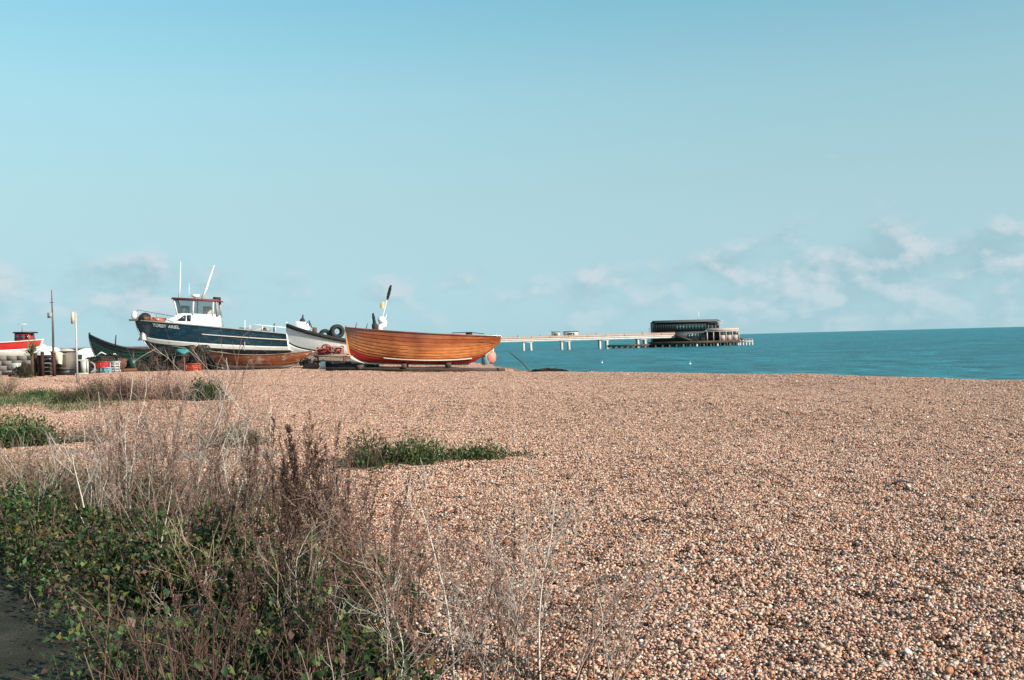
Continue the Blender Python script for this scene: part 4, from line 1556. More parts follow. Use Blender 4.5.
# mooring buoys on the water
for k, (px_, py_, yy) in enumerate(((602, 362.5, 165), (690, 364.5, 145))):
    q = at(px_, py_, yy)
    o = thing('mooring_buoy', ['small white mooring buoy on the sea below the pier columns', 'small white mooring buoy on the sea below the pier building'][k], 'buoy', (q.x, yy, SEA_Z), 0, 'mooring buoys')
    MB().lathe([(0.06, -0.1), (0.16, -0.05), (0.18, 0.05), (0.12, 0.16), (0.04, 0.2)], (0, 0, 0), 14).build('float', M_WHITE2, o, smooth=True)
    MB().tube([(0, 0, 0.15), (0, 0, 0.5)], 0.02).build('stick', M_WHITE2, o)

# ------------------------------------------------------------------ fishing gear on the beach
# leaning spar and a dark heap of net on the crest
gxp, gyp, gzp = gsit(533, 371, 41.2)
tag(MB().tube([(gxp, gyp, gzp - 0.1), at(521.5, 361.8, 41.5), at(509.5, 352.5, 41.8)], [0.035, 0.028, 0.016], 6).build('leaning_spar', M_TIMBER), 'thin dark spar leaning out of the net heap on the beach crest', 'spar')


def net_heap(loc, s, seed, label, cols, n=90):
    o_ = thing('net_heap', label, 'net heap', loc)
    mb_ = MB()
    mb_.blob((0, 0, 0), (s[0] * 0.9, s[1] * 0.9, s[2] * 0.9), seed, 0.14, 18, 10, col=cols[0], flat=True)
    mb_.build('mound', M_NET, o_, attr=True)
    rr = random.Random(seed)
    mb_ = MB()
    for i in range(n):
        a = rr.uniform(0, 6.28)
        th = rr.uniform(0.1, 1.5)
        pts_ = []
        for k in range(7):
            d = 1.0 + rr.uniform(-0.12, 0.16)
            pts_.append((s[0] * d * math.sin(th) * math.cos(a), s[1] * d * math.sin(th) * math.sin(a), max(0.0, s[2] * d * math.cos(th))))
            a += rr.uniform(-0.35, 0.35)
            th = min(1.55, max(0.05, th + rr.uniform(-0.2, 0.25)))
        mb_.tube(pts_, rr.uniform(0.010, 0.022), 4, col=rr.choice(cols))
    mb_.build('ropes', M_NET, o_, attr=True)
    return o_


KN = [(0.02, 0.022, 0.024), (0.035, 0.03, 0.026), (0.015, 0.02, 0.018), (0.06, 0.05, 0.04)]
p_ = gsit(547, 371, 40.8)
net_heap((p_[0], p_[1], p_[2] - 0.08), (0.85, 0.5, 0.2), 5, 'low black heap of net and rope on the beach crest', KN)


def lobster_pot(loc, rz, tilt, label, group, c_net):
    o_ = thing('lobster_pot', label, 'lobster pot', loc, rz, group, tilt)
    mb_ = MB()
    w, l = 0.24, 0.36
    for sy in (-1, 1):
        mb_.bar((-l, sy * w, 0.02), (l, sy * w, 0.02), 0.04, col=(0.05, 0.04, 0.03))
    for sx in (-1, 0, 1):
        mb_.bar((sx * l, -w, 0.02), (sx * l, w, 0.02), 0.04, col=(0.05, 0.04, 0.03))
    mb_.build('base_frame', M_NET, o_, attr=True)
    for sx in (-1, 0, 1):
        MB().tube([(sx * l, w * math.cos(a), 0.02 + 0.40 * math.sin(a)) for a in [k * math.pi / 8 for k in range(9)]], 0.018, 5, col=(0.03, 0.03, 0.03)).build('hoop', M_NET, o_, attr=True)
    mb_ = MB()
    for k in range(11):
        a = (k + 0.5) * math.pi / 11
        mb_.tube([(-l, 0.98 * w * math.cos(a), 0.02 + 0.39 * math.sin(a)), (l, 0.98 * w * math.cos(a), 0.02 + 0.39 * math.sin(a))], 0.008, 3, col=c_net)
    for k in range(10):
        x_ = -l + (k + 0.5) * 2 * l / 10
        mb_.tube([(x_, 0.97 * w * math.cos(a), 0.02 + 0.385 * math.sin(a)) for a in [j * math.pi / 6 for j in range(7)]], 0.008, 3, col=c_net)
    for e in (-1, 1):
        for k in range(6):
            z_ = 0.05 + k * 0.06
            yy = w * math.sqrt(max(0, 1 - (z_ / 0.41) ** 2))
            mb_.tube([(e * l, -yy, z_), (e * l, yy, z_)], 0.008, 3, col=c_net)
    mb_.build('netting', M_NET, o_, attr=True)
    return o_


rr = random.Random(8)
spots = []
for layer, (cnt, z_) in enumerate(((9, 0.0), (7, 0.36), (5, 0.72))):
    for i in range(cnt):
        px_ = 148 + layer * 6 + i * (64 - layer * 10) / max(1, cnt - 1)
        spots.append((px_, 46.5 + rr.uniform(-0.4, 0.4), z_))
for i, (px_, yy, z_) in enumerate(spots):
    a_ = gsit(px_, 366, yy)
    cn = rr.choice([(0.07, 0.075, 0.07), (0.17, 0.13, 0.10), (0.05, 0.13, 0.12), (0.26, 0.21, 0.16), (0.20, 0.10, 0.08), (0.03, 0.03, 0.03)])
    lobster_pot((a_[0], a_[1], a_[2] + z_), rr.uniform(-1.4, 1.4), rr.uniform(-0.25, 0.25), 'dark netted lobster pot in the %s layer of the heap below the navy boat' % {0.0: 'bottom', 0.36: 'middle', 0.72: 'top'}[z_], 'lobster pots heaped below the navy boat', cn)
a_ = gsit(200, 366, 47.3)
net_heap((a_[0], a_[1], a_[2] - 0.05), (0.75, 0.6, 1.0), 21, 'tall tangled pile of dark net right of the lobster pots', KN + [(0.13, 0.11, 0.08), (0.16, 0.09, 0.06)], 140)
a_ = gsit(163, 366, 47.6)
net_heap((a_[0], a_[1], a_[2] - 0.05), (1.2, 0.6, 0.8), 23, 'wide tangled pile of dark net behind the lobster pots', KN + [(0.10, 0.09, 0.075)], 140)
a_ = gsit(128, 366, 46.8)
net_heap((a_[0], a_[1], a_[2] - 0.05), (1.1, 0.6, 0.62), 25, 'brown tangled net pile under the dark green boat', [(0.07, 0.05, 0.045), (0.12, 0.07, 0.06), (0.05, 0.045, 0.04), (0.16, 0.12, 0.10)], 150)
# teal tarpaulin bundle on the heap
q = at(182, 352, 45.7)
tag(MB().blob(tuple(q), (0.27, 0.22, 0.15), 6, 0.20, 18, 12).build('tarpaulin_bundle', M_TEAL, smooth=True), 'teal tarpaulin bundle lying on the lobster pots', 'tarpaulin')


def crate(loc, size, rz, m_, label, group=None, slats=4):
    o_ = thing('fish_crate', label, 'crate', loc, rz, group)
    w, d, h = size
    MB().box((0, 0, 0.02), (w, d, 0.04)).build('base', m_, o_)
    for (cx, cy, sx, sy) in ((0, -d / 2, w, 0.03), (0, d / 2, w, 0.03), (-w / 2, 0, 0.03, d - 0.05), (w / 2, 0, 0.03, d - 0.05)):
        mb_ = MB()
        sh = h / slats
        for k in range(slats):
            mb_.box((cx, cy, 0.05 + k * sh + sh * 0.36), (sx, sy, sh * 0.72))
        if sx > sy:
            for e in (-1, 0, 1):
                mb_.box((e * (w / 2 - 0.03), cy * 1.02, h / 2 + 0.03), (0.05, 0.03, h))
        mb_.build('side', m_, o_)
    MB().box((0, -d / 2, h + 0.035), (w + 0.04, 0.06, 0.04)).build('rim', m_, o_)
    MB().box((0, d / 2, h + 0.035), (w + 0.04, 0.06, 0.04)).build('rim', m_, o_)
    return o_


def put(px_, yy, dz=0.0):
    a = gsit(px_, 366, yy)
    return (a[0], a[1], a[2] + dz)


crate(put(193.5, 45.0), (0.62, 0.42, 0.28), 0.15, M_ORANGE, 'orange plastic crate at the foot of the lobster pots')
crate(put(103, 44.5, 0.22), (0.60, 0.42, 0.24), -0.1, M_REDB, 'bright red crate standing on the pale fish boxes')
crate(put(98, 44.6), (0.42, 0.40, 0.20), 0.1, M_DULLW, 'small white fish box under the left end of the red crate')
crate(put(107, 44.4), (0.42, 0.40, 0.20), -0.1, M_BLUE, 'small pale blue fish box under the right end of the red crate')
crate(put(116.5, 44.6), (0.46, 0.44, 0.46), 0.05, M_DULLW, 'tall white fish box right of the red crate')
# coil of hose
o = thing('hose_coil', 'round grey hose coil standing beside the red crate', 'hose coil', put(90, 44.3, 0.27), 0.1, rx=1.35)
for k in range(4):
    MB().torus((0, 0, -0.09 + 0.06 * k), 0.22 + 0.012 * (k % 2), 0.035, None, 24, 7).build('loop', M_GREYP, o, smooth=True)

# gear between the boats
o = thing('rope_pile', 'faded red rope heaped on a grey plank before the white boat', 'rope', put(330, 47.0, 0.62))
mb = MB()
rr = random.Random(31)
for k in range(34):
    cx, cy = rr.uniform(-0.5, 0.55), rr.uniform(-0.3, 0.3)
    mb.torus((cx, cy, 0.05 + rr.uniform(0, 0.30) * (1 - abs(cx))), rr.uniform(0.14, 0.26), 0.028, RX(rr.uniform(-0.9, 0.9)) @ RY(rr.uniform(-0.9, 0.9)), 14, 5, col=rr.choice([(0.34, 0.09, 0.08), (0.42, 0.16, 0.13), (0.28, 0.06, 0.06), (0.5, 0.3, 0.25)]))
mb.build('coils', M_NET, o, attr=True, smooth=True)
o = thing('launching_trolley', 'grey plank trolley with dark frame carrying the red rope', 'trolley', put(331, 47.0), 0.08)
MB().box((0, 0, 0.55), (1.5, 0.8, 0.08)).build('plank', M_TIMBERL, o)
for sx in (-0.65, 0.65):
    for sy in (-0.32, 0.32):
        MB().box((sx, sy, 0.26), (0.1, 0.1, 0.52)).build('leg', M_RUST, o)
MB().bar((-0.75, -0.36, 0.30), (1.6, -0.36, 0.16), 0.09).build('draw_bar', M_RUBBER, o)
MB().bar((-0.75, 0.36, 0.30), (1.6, 0.36, 0.16), 0.09).build('draw_bar', M_RUBBER, o)
o = thing('mooring_block', 'small white painted block on the shingle left of the dark skids', 'block', put(323, 44.4), 0.2)
MB().box((0, 0, 0.18), (0.24, 0.22, 0.36), taper=0.85).build('body', M_WHITE, o)
MB().torus((0, 0, 0.40), 0.05, 0.014, RX(1.57), 12, 6).build('ring', M_RUST, o)
a_ = put(311, 44.4, 0.10)
tag(MB().blob(a_, (0.40, 0.28, 0.17), 14, 0.07, 18, 10).build('sack', M_SACK, smooth=True), 'brown sack lying on the shingle at the end of the weathered boat', 'sack')
o = thing('winch_sled', 'black timber sled between the sack and the varnished boat', 'sled', put(349, 45.2), -0.05)
for sy in (-0.4, 0.4):
    MB().bar((-1.2, sy, 0.12), (1.3, sy, 0.10), 0.14, 0.22).build('runner', M_BLACK, o)
for sx in (-0.9, 0.0, 0.9):
    MB().box((sx, 0, 0.27), (0.16, 1.0, 0.10)).build('cross_beam', M_TIMBER, o)
o = thing('gear_heap', 'small dark heap of chain beside the bow of the weathered boat', 'heap', put(308, 46.6))
mb = MB()
for k in range(40):
    mb.torus((rr.uniform(-0.35, 0.35), rr.uniform(-0.2, 0.2), rr.uniform(0.05, 0.4)), 0.09, 0.025, RX(rr.uniform(0, 3)) @ RY(rr.uniform(0, 3)), 10, 5, col=rr.choice(KN))
mb.build('links', M_NET, o, attr=True)

# ---- left hand clutter
# white sign post
a_ = gsit(77.5, 381, 36.0)
o = thing('sign_post', 'tall white post with a small yellowed sign near its top', 'post', a_, 0.1)
MB().box((0, 0, 1.26), (0.055, 0.055, 2.56)).build('post', M_DULLW, o)
MB().box((-0.10, -0.03, 2.36), (0.12, 0.02, 0.42)).build('sign_plate', M_TARP, o)
# mast
a_ = gsit(53.5, 366, 47.0)
o = thing('signal_mast', 'thin dark mast with a small cleat box left of the white post', 'mast', a_, 0.0)
MB().tube([(0, 0, 0), (0.02, 0, 2.0), (0.0, 0, 3.95)], [0.06, 0.045, 0.02], 8).build('pole', M_TIMBER, o)
MB().box((-0.09, -0.02, 2.75), (0.20, 0.12, 0.26)).build('cleat_box', M_GREYP, o)
MB().bar((-0.1, 0, 3.35), (0.1, 0, 3.35), 0.03).build('spreader', M_TIMBER, o)
# timber pen with red-brown posts
pts4 = [(36, 41.0), (43, 40.6), (54.5, 40.4), (57, 42.5)]
o = thing('timber_pen', 'dark timber pen with red-brown posts left of the grey cabinet', 'pen', gsit(46, 381, 40.8))
ox, oy, oz = o.location
for k, (px_, yy) in enumerate(pts4):
    a_ = gsit(px_, 381, yy)
    MB().box((a_[0] - ox, yy - oy, 0.48), (0.10, 0.10, 0.98 + 0.1 * (k % 2))).build('post', M_REDPOST, o)
for k in range(5):
    a_, b_ = gsit(36, 381, 41.1), gsit(54.5, 381, 40.5)
    MB().bar((a_[0] - ox, 41.15 - oy, 0.12 + k * 0.17), (b_[0] - ox, 40.6 - oy, 0.12 + k * 0.17), 0.03, 0.15).build('board', M_TIMBER if k != 3 else M_BLACK, o)
for k in range(3):
    a_ = gsit(41.5 + k * 2.0, 381, 40.9)
    MB().box((a_[0] - ox, 40.72 - oy, 0.42), (0.07, 0.04, 0.84)).build('upright_board', M_REDPOST if k < 2 else M_TIMBER, o)
# grey cabinet with cream canvas
a_ = gsit(64, 376, 41.5)
o = thing('cabinet', 'grey boxy cabinet with dark open base between red-brown posts', 'cabinet', a_, -0.15)
MB().box((0, 0, 0.62), (0.75, 0.6, 0.72)).build('body', M_BLOCK, o)
MB().box((0, 0, 0.13), (0.68, 0.5, 0.26)).build('base_shade', M_BLACK, o)  # solid black block, painted shade for the open base
MB().box((0, 0, 1.0), (0.82, 0.68, 0.05)).build('lid', M_TIMBER, o)
MB().box((0.05, -0.31, 0.62), (0.5, 0.02, 0.5)).build('door', M_TIMBER, o)
q = at(58.5, 357, 41.2)
o = thing('canvas_cover', 'cream canvas cover draped over the corner of the grey cabinet', 'canvas', (q.x, 41.2, q.z))
P = []
for i in range(9):
    u_ = i / 8
    row = []
    for j in range(9):
        v_ = j / 8 - 0.5
        wd = 0.50 * (1 - 0.55 * max(0, u_ - 0.35))
        row.append((v_ * wd + 0.10 * (u_ - 0.5), -0.06 - 0.08 * math.cos(v_ * 5) + 0.02 * math.sin(9 * v_ + 4 * u_), 0.26 - 0.52 * u_ - 0.15 * abs(v_)))
    P.append(row)
MB().grid(P).build('sheet', M_TARP, o, smooth=True)
# single red-brown post
a_ = gsit(70.5, 374, 41.8)
tag(MB().box((a_[0], a_[1], a_[2] + 0.42), (0.14, 0.14, 0.90)).build('timber_post', M_REDPOST), 'single red-brown post right of the grey cabinet', 'post')
# white framed hutch
a_ = gsit(81, 372, 43.0)
o = thing('hutch', 'small white framed hutch with dark open front behind the white post', 'hutch', a_, 0.1)
MB().box((0, 0.2, 0.32), (0.56, 0.4, 0.58)).build('body', M_BLACK, o)  # solid black block paints the shade inside the open front
for (cx, cz_, sx, sz) in ((0, 0.62, 0.64, 0.08), (0, 0.04, 0.64, 0.08), (-0.28, 0.33, 0.08, 0.5), (0.28, 0.33, 0.10, 0.5), (0.12, 0.33, 0.22, 0.5)):
    MB().box((cx, -0.03, cz_), (sx, 0.05, sz)).build('frame', M_DULLW, o)
# concrete block wall with white board
o = thing('block_wall', 'low grey concrete block wall below the red boat', 'wall', gsit(6, 370, 46.0), 0.05)
for r_ in range(4):
    for c_ in range(7):
        MB().box((-1.3 + c_ * 0.46 + (0.23 if r_ % 2 else 0), 0, 0.11 + r_ * 0.225), (0.452, 0.2, 0.219)).build('block', M_BLOCK, o)
a_ = gsit(16, 370, 45.4)
o = thing('notice_board', 'small blank white board in front of the grey block wall', 'board', (a_[0], a_[1], a_[2]), 0.1)
MB().box((0, 0, 0.40), (0.42, 0.03, 0.34)).build('panel', M_DULLW, o)
for sx in (-0.16, 0.16):
    MB().box((sx, 0.03, 0.22), (0.04, 0.03, 0.44)).build('leg', M_TIMBER, o)


# covered white boats behind
def covered_boat(px_, py_, yy, Ln, hh, label, rz, m_=None):
    q_ = at(px_, py_, yy)
    o_ = thing('covered_boat', label, 'boat', (q_.x, yy, gz(q_.x, yy) + 0.25), rz, 'covered boats behind the fishing gear')
    hl = Hull(Ln, Ln * 0.36, hh * 0.75, hh * 0.66, hh * 0.66, bow_rake=0.3, transom=0.7, ee=0.42, gg=1.3, round_foot=0.1)
    for sd in (-1, 1):
        hl.strip(0.0, 1.0, sd, nu=6, nt=20).build('hull', m_ or M_WHITE, o_, smooth=True)
    hl.transom_mesh().build('transom', m_ or M_WHITE, o_)
    P_ = []
    for i in range(15):
        t_ = 0.02 + 0.96 * i / 14
        p__ = hl.p(t_, 1, 1)
        ridge = hh * 0.34 * math.sin(math.pi * min(1, t_ * 1.1)) ** 0.6 if 0 < t_ < 0.9 else 0.02
        P_.append([(p__.x, p__.y * k / 4, p__.z + ridge * (1 - (abs(k) / 4) ** 1.4) + 0.01 * math.sin(7 * i + k)) for k in range(-4, 5)])
    MB().grid(P_).build('cover', M_TARP if m_ else M_WHITE, o_, smooth=True)
    for dx in (-Ln * 0.25, Ln * 0.25):
        MB().box((dx, 0, -0.1), (0.2, 0.9, 0.3)).build('chock', M_TIMBER, o_)
    return o_


covered_boat(49, 345, 55, 1.9, 1.12, 'white covered boat right behind the thin dark mast', R(5))
covered_boat(86, 347, 56, 1.5, 1.0, 'small white covered boat between the white post and the green boat', R(190))
covered_boat(37, 342, 62, 1.9, 1.4, 'pale covered dinghy beside the red boat', R(8))
covered_boat(69, 350, 49, 1.15, 0.95, 'small green dinghy with pale cover behind the white post', R(0), M_GREEN)
for k, (px_, yy, sz_, lb) in enumerate(((26, 43.5, (0.7, 0.4, 0.55), 'dark net pile between the notice board and the timber pen'), (74, 45.5, (0.5, 0.4, 0.7), 'dark net pile behind the white framed hutch'), (95, 46.5, (0.8, 0.5, 0.75), 'olive net pile behind the red crate'), (112, 47.2, (0.7, 0.4, 0.85), 'dark brown net pile under the bow of the green boat'))):
    a_ = gsit(px_, 366, yy)
    net_heap((a_[0], a_[1], a_[2] - 0.05), sz_, 60 + k, lb, KN + [[(0.10, 0.08, 0.06)], [(0.07, 0.05, 0.04)], [(0.12, 0.11, 0.07)], [(0.09, 0.05, 0.045)]][k], 110)
for k, (px_, yy) in enumerate(((84, 45.6), (100, 46.0), (106, 45.8), (122, 45.6), (131, 45.9), (139, 45.7))):
    a_ = gsit(px_, 366, yy)
    lobster_pot((a_[0], a_[1], a_[2] + (0.35 if k in (1, 2) else 0)), 0.5 * k, 0.1, ['netted lobster pot behind the white framed hutch', 'netted lobster pot on the olive net behind the red crate', 'netted lobster pot right behind the red crate', 'netted lobster pot right of the tall white fish box', 'netted lobster pot before the brown net pile', 'netted lobster pot at the near end of the heap below the navy bow'][k], 'single lobster pots among the gear', [(0.10, 0.08, 0.06), (0.05, 0.06, 0.05), (0.14, 0.11, 0.08)][k % 3])
# rusty hauling winch
o = thing('hauling_winch', 'rusty hauling winch with a drum in front of the green boat', 'winch', gsit(126, 368, 44.8), 0.2)
MB().box((0, 0, 0.10), (0.9, 0.6, 0.14)).build('base', M_RUST, o)
MB().lathe([(0.24, -0.30), (0.24, -0.26), (0.13, -0.25), (0.13, 0.25), (0.24, 0.26), (0.24, 0.30)], (-0.15, 0, 0.40), 16, RX(math.pi / 2)).build('drum', M_RUST, o)
MB().box((0.30, 0, 0.40), (0.30, 0.42, 0.46)).build('engine', M_GREEN, o)
for sy in (-0.34, 0.34):
    MB().bar((-0.15, sy, 0.15), (-0.15, sy, 0.46), 0.07).build('bearing_stand', M_RUST, o)
MB().tube([(0.3, 0, 0.62), (0.32, 0, 0.85)], 0.035).build('exhaust', M_RUST, o)
# white tube trailer frame beneath the green boat bow
o = thing('trailer_frame', 'white tubular trailer frame in front of the dark green boat', 'trailer', put(107, 48.0), 0.1)
MB().tube([(-0.5, 0, 0.75), (-0.25, 0, 0.95), (0.1, 0, 0.78), (0.4, 0, 0.86), (0.55, 0, 0.70)], 0.03).build('top_tube', M_WHITE, o)
MB().tube([(-0.5, 0, 0.70), (0.1, 0, 0.62), (0.55, 0, 0.64)], 0.03).build('lower_tube', M_WHITE, o)
for sx in (-0.45, 0.0, 0.5):
    MB().tube([(sx, 0, 0), (sx, 0, 0.72)], 0.028).build('upright', M_WHITE, o)

# ------------------------------------------------------------------ plants
def unit(v):
    return v / (np.linalg.norm(v, axis=-1, keepdims=True) + 1e-9)


def leaves(mb_, P, D, Nn, ln, wd, cols, fold=0.25):
    """many small folded leaves: base P, direction D, normal Nn"""
    n = len(P)
    D = unit(D)
    S = unit(np.cross(D, Nn))
    U = unit(np.cross(S, D))
    ln = np.asarray(ln)[:, None]
    wd = np.asarray(wd)[:, None]
    v0 = P
    v1 = P + D * ln * 0.45 - S * wd * 0.5 + U * wd * fold
    v2 = P + D * ln - U * ln * 0.15
    v3 = P + D * ln * 0.45 + S * wd * 0.5 + U * wd * fold
    v4 = P + D * ln * 0.5
    V = np.stack([v0, v1, v2, v3, v4], 1).reshape(-1, 3)
    b = (np.arange(n) * 5)[:, None, None]
    F = (np.array([(0, 1, 4), (1, 2, 4), (2, 3, 4), (3, 0, 4)])[None] + b).reshape(-1, 3)
    mb_.addnp(V, F, np.repeat(cols, 5, 0))


def pickc(pal, n, rng, jit=0.25):
    pal = np.asarray(pal)
    c = pal[rng.integers(0, len(pal), n)]
    return np.clip(c * (1 + rng.normal(0, jit, (n, 1))), 0.004, 1)


def blades(mb_, P, h, w, lean, cols, rng):
    """curved grass blades"""
    n = len(P)
    a = rng.uniform(0, 2 * math.pi, n)
    d = np.stack([np.cos(a), np.sin(a), np.zeros(n)], 1)
    s = np.stack([-np.sin(a), np.cos(a), np.zeros(n)], 1)
    tw = rng.uniform(-1, 1, (n, 1))
    s = unit(s + d * tw)
    h = h[:, None]
    lean = lean[:, None]
    w = w[:, None]
    up = np.array([[0, 0, 1.0]])
    V = []
    for k, f in enumerate((0.0, 0.35, 0.7)):
        c = P + up * h * f * (1 - 0.25 * f * lean) + d * h * lean * f * f
        ww = w * (1 - 0.55 * f)
        V += [c - s * ww, c + s * ww]
    V.append(P + up * h * (1 - 0.30 * lean) + d * h * lean)
    V = np.stack(V, 1).reshape(-1, 3)
    b = (np.arange(n) * 7)[:, None]
    F4 = np.concatenate([np.array([[0, 1, 3, 2]]) + b, np.array([[2, 3, 5, 4]]) + b])
    nb = mb_.n
    mb_.addnp(V, F4, np.repeat(cols, 7, 0))
    mb_.f.extend((np.array([[4, 5, 6]]) + b + nb).tolist())


def walk(p, d, ln, n, wob, grav, rr):
    """a crooked shoot"""
    pts_ = [p.copy()]
    d = d / np.linalg.norm(d)
    for i in range(n):
        d = d + rr.normal(0, wob, 3) + np.array([0, 0, grav])
        d = d / np.linalg.norm(d)
        p = p + d * ln / n
        pts_.append(p.copy())
    return np.array(pts_)


PALE = [(0.43, 0.36, 0.31), (0.35, 0.285, 0.245), (0.56, 0.50, 0.44), (0.26, 0.20, 0.17)]
REDB = [(0.17, 0.085, 0.066), (0.22, 0.125, 0.098), (0.12, 0.066, 0.056), (0.30, 0.20, 0.16)]
BROWN = [(0.085, 0.050, 0.040), (0.125, 0.072, 0.056), (0.058, 0.038, 0.033), (0.18, 0.11, 0.085)]
STRAW = [(0.32, 0.245, 0.155), (0.25, 0.19, 0.125), (0.40, 0.33, 0.22), (0.19, 0.14, 0.095), (0.17, 0.17, 0.08)]
GREENS = [(0.038, 0.080, 0.026), (0.058, 0.112, 0.034), (0.026, 0.058, 0.022), (0.085, 0.138, 0.042), (0.13, 0.155, 0.045)]
GREENY = GREENS + GREENS[:3] + [(0.16, 0.15, 0.04), (0.15, 0.10, 0.04), (0.10, 0.12, 0.045), (0.07, 0.05, 0.035), (0.10, 0.075, 0.05)]
KALE = [(0.040, 0.095, 0.030), (0.065, 0.130, 0.038), (0.028, 0.065, 0.024), (0.10, 0.16, 0.05), (0.14, 0.17, 0.06), (0.16, 0.13, 0.06)]


def bare_plant(mb_, base, hgt, rr, pal, stems=3, spread=0.35, r0=0.006, nb=6, nt=4, lean=(0, 0), twl=0.35, wob=0.10, pal2=None):
    for s_ in range(stems):
        d = np.array([rr.normal(0, spread) + lean[0], rr.normal(0, spread) + lean[1], 1.0])
        h = hgt * rr.uniform(0.7, 1.05)
        c = pal[rr.integers(0, len(pal))]
        n = 10
        st = walk(np.array(base) + np.array([rr.normal(0, 0.03), rr.normal(0, 0.03), -0.03]), d, h, n, wob, 0.05, rr)
        rad = np.linspace(r0, r0 * 0.35, n + 1)
        mb_.tube(st, rad, 4, col=tuple(c), caps=False)
        for b_ in range(nb):
            i = int(rr.integers(3, n))
            dd = st[min(n, i + 1)] - st[i - 1]
            dd = dd / np.linalg.norm(dd)
            side = rr.normal(0, 1, 3)
            side -= dd * side.dot(dd)
            side /= np.linalg.norm(side)
            bd_ = dd * rr.uniform(0.5, 0.9) + side * rr.uniform(0.4, 0.8)
            bl = h * rr.uniform(0.18, 0.42)
            br = walk(st[i], bd_, bl, 6, wob * 1.2, 0.06, rr)
            c2 = (pal2 or pal)[rr.integers(0, len(pal2 or pal))]
            mb_.tube(br, np.linspace(rad[i] * 0.65, r0 * 0.22, 7), 3, col=tuple(c2), caps=False)
            for t_ in range(nt):
                j = int(rr.integers(1, 7))
                td = (br[j] - br[j - 1])
                td = td / np.linalg.norm(td) * 0.8 + rr.normal(0, 0.5, 3)
                tw = walk(br[j], td, bl * rr.uniform(0.2, 0.2 + twl), 3, 0.14, 0.05, rr)
                mb_.tube(tw, np.linspace(r0 * 0.28, r0 * 0.14, 4), 3, col=tuple(c2), caps=False)


def seed_plant(mbs, mbl, base, hgt, rr, stems=4, spread=0.13, pal=BROWN, lean=(0, 0), dens=1.0, stem_r=0.004):
    P, D, LN, WD = [], [], [], []
    for s_ in range(stems):
        d = np.array([rr.normal(0, spread) + lean[0], rr.normal(0, spread) + lean[1], 1.0])
        h = hgt * rr.uniform(0.72, 1.05)
        n = 9
        st = walk(np.array(base) + np.array([rr.normal(0, 0.06), rr.normal(0, 0.06), -0.03]), d, h, n, 0.035, 0.03, rr)
        c = pal[rr.integers(0, len(pal))]
        mbs.tube(st, np.linspace(stem_r, stem_r * 0.4, n + 1), 3, col=tuple(c), caps=False)
        nb = int(26 * dens * h / 1.0)
        for b_ in range(nb):
            f = rr.uniform(0.38, 1.0)
            x = f * n
            i = min(n - 1, int(x))
            p = st[i] + (st[i + 1] - st[i]) * (x - i)
            a = rr.uniform(0, 2 * math.pi)
            bd_ = np.array([math.cos(a) * 0.5, math.sin(a) * 0.5, 0.9])
            bl = 0.19 * hgt * (1.12 - f) * rr.uniform(0.5, 1.2) + 0.02
            br = walk(p, bd_, bl, 3, 0.08, 0.05, rr)
            mbs.tube(br, [stem_r * 0.4, stem_r * 0.35, stem_r * 0.3, stem_r * 0.2], 3, col=tuple(pal[rr.integers(0, len(pal))]), caps=False)
            k = int(9 * dens)
            for q_ in range(k):
                u_ = rr.uniform(0.1, 1.0) * 3
                j = min(2, int(u_))
                P.append(br[j] + (br[j + 1] - br[j]) * (u_ - j))
                D.append(rr.normal(0, 1, 3) + np.array([0, 0, 0.5]))
                LN.append(rr.uniform(0.008, 0.020))
                WD.append(rr.uniform(0.005, 0.011))
    n = len(P)
    if n:
        leaves(mbl, np.array(P), np.array(D), rr.normal(0, 1, (n, 3)), LN, WD, pickc(pal, n, rr, 0.3))


def leaf_cloud(mb_, c, s, n, rr, pal, ln=(0.03, 0.07), asp=0.6, shell=0.5, up=0.5):
    v = unit(rr.normal(0, 1, (n, 3)))
    v[:, 2] = np.abs(v[:, 2])
    r = (rr.uniform(0, 1, n) ** shell)[:, None]
    lump = 1 + 0.22 * np.sin(v[:, 0:1] * 5 + s[0] * 7) * np.cos(v[:, 1:2] * 6 + s[1] * 5) + rr.normal(0, 0.07, (n, 1))
    P = np.array(c) + v * r * lump * np.array(s)
    D = v * 0.7 + rr.normal(0, 0.6, (n, 3)) + np.array([0, 0, up])
    Nn = rr.normal(0, 0.5, (n, 3)) + np.array([0, 0, 1.0])
    l_ = rr.uniform(ln[0], ln[1], n)
    leaves(mb_, P, D, Nn, l_, l_ * asp * rr.uniform(0.7, 1.2, n), pickc(pal, n, rr, 0.3))


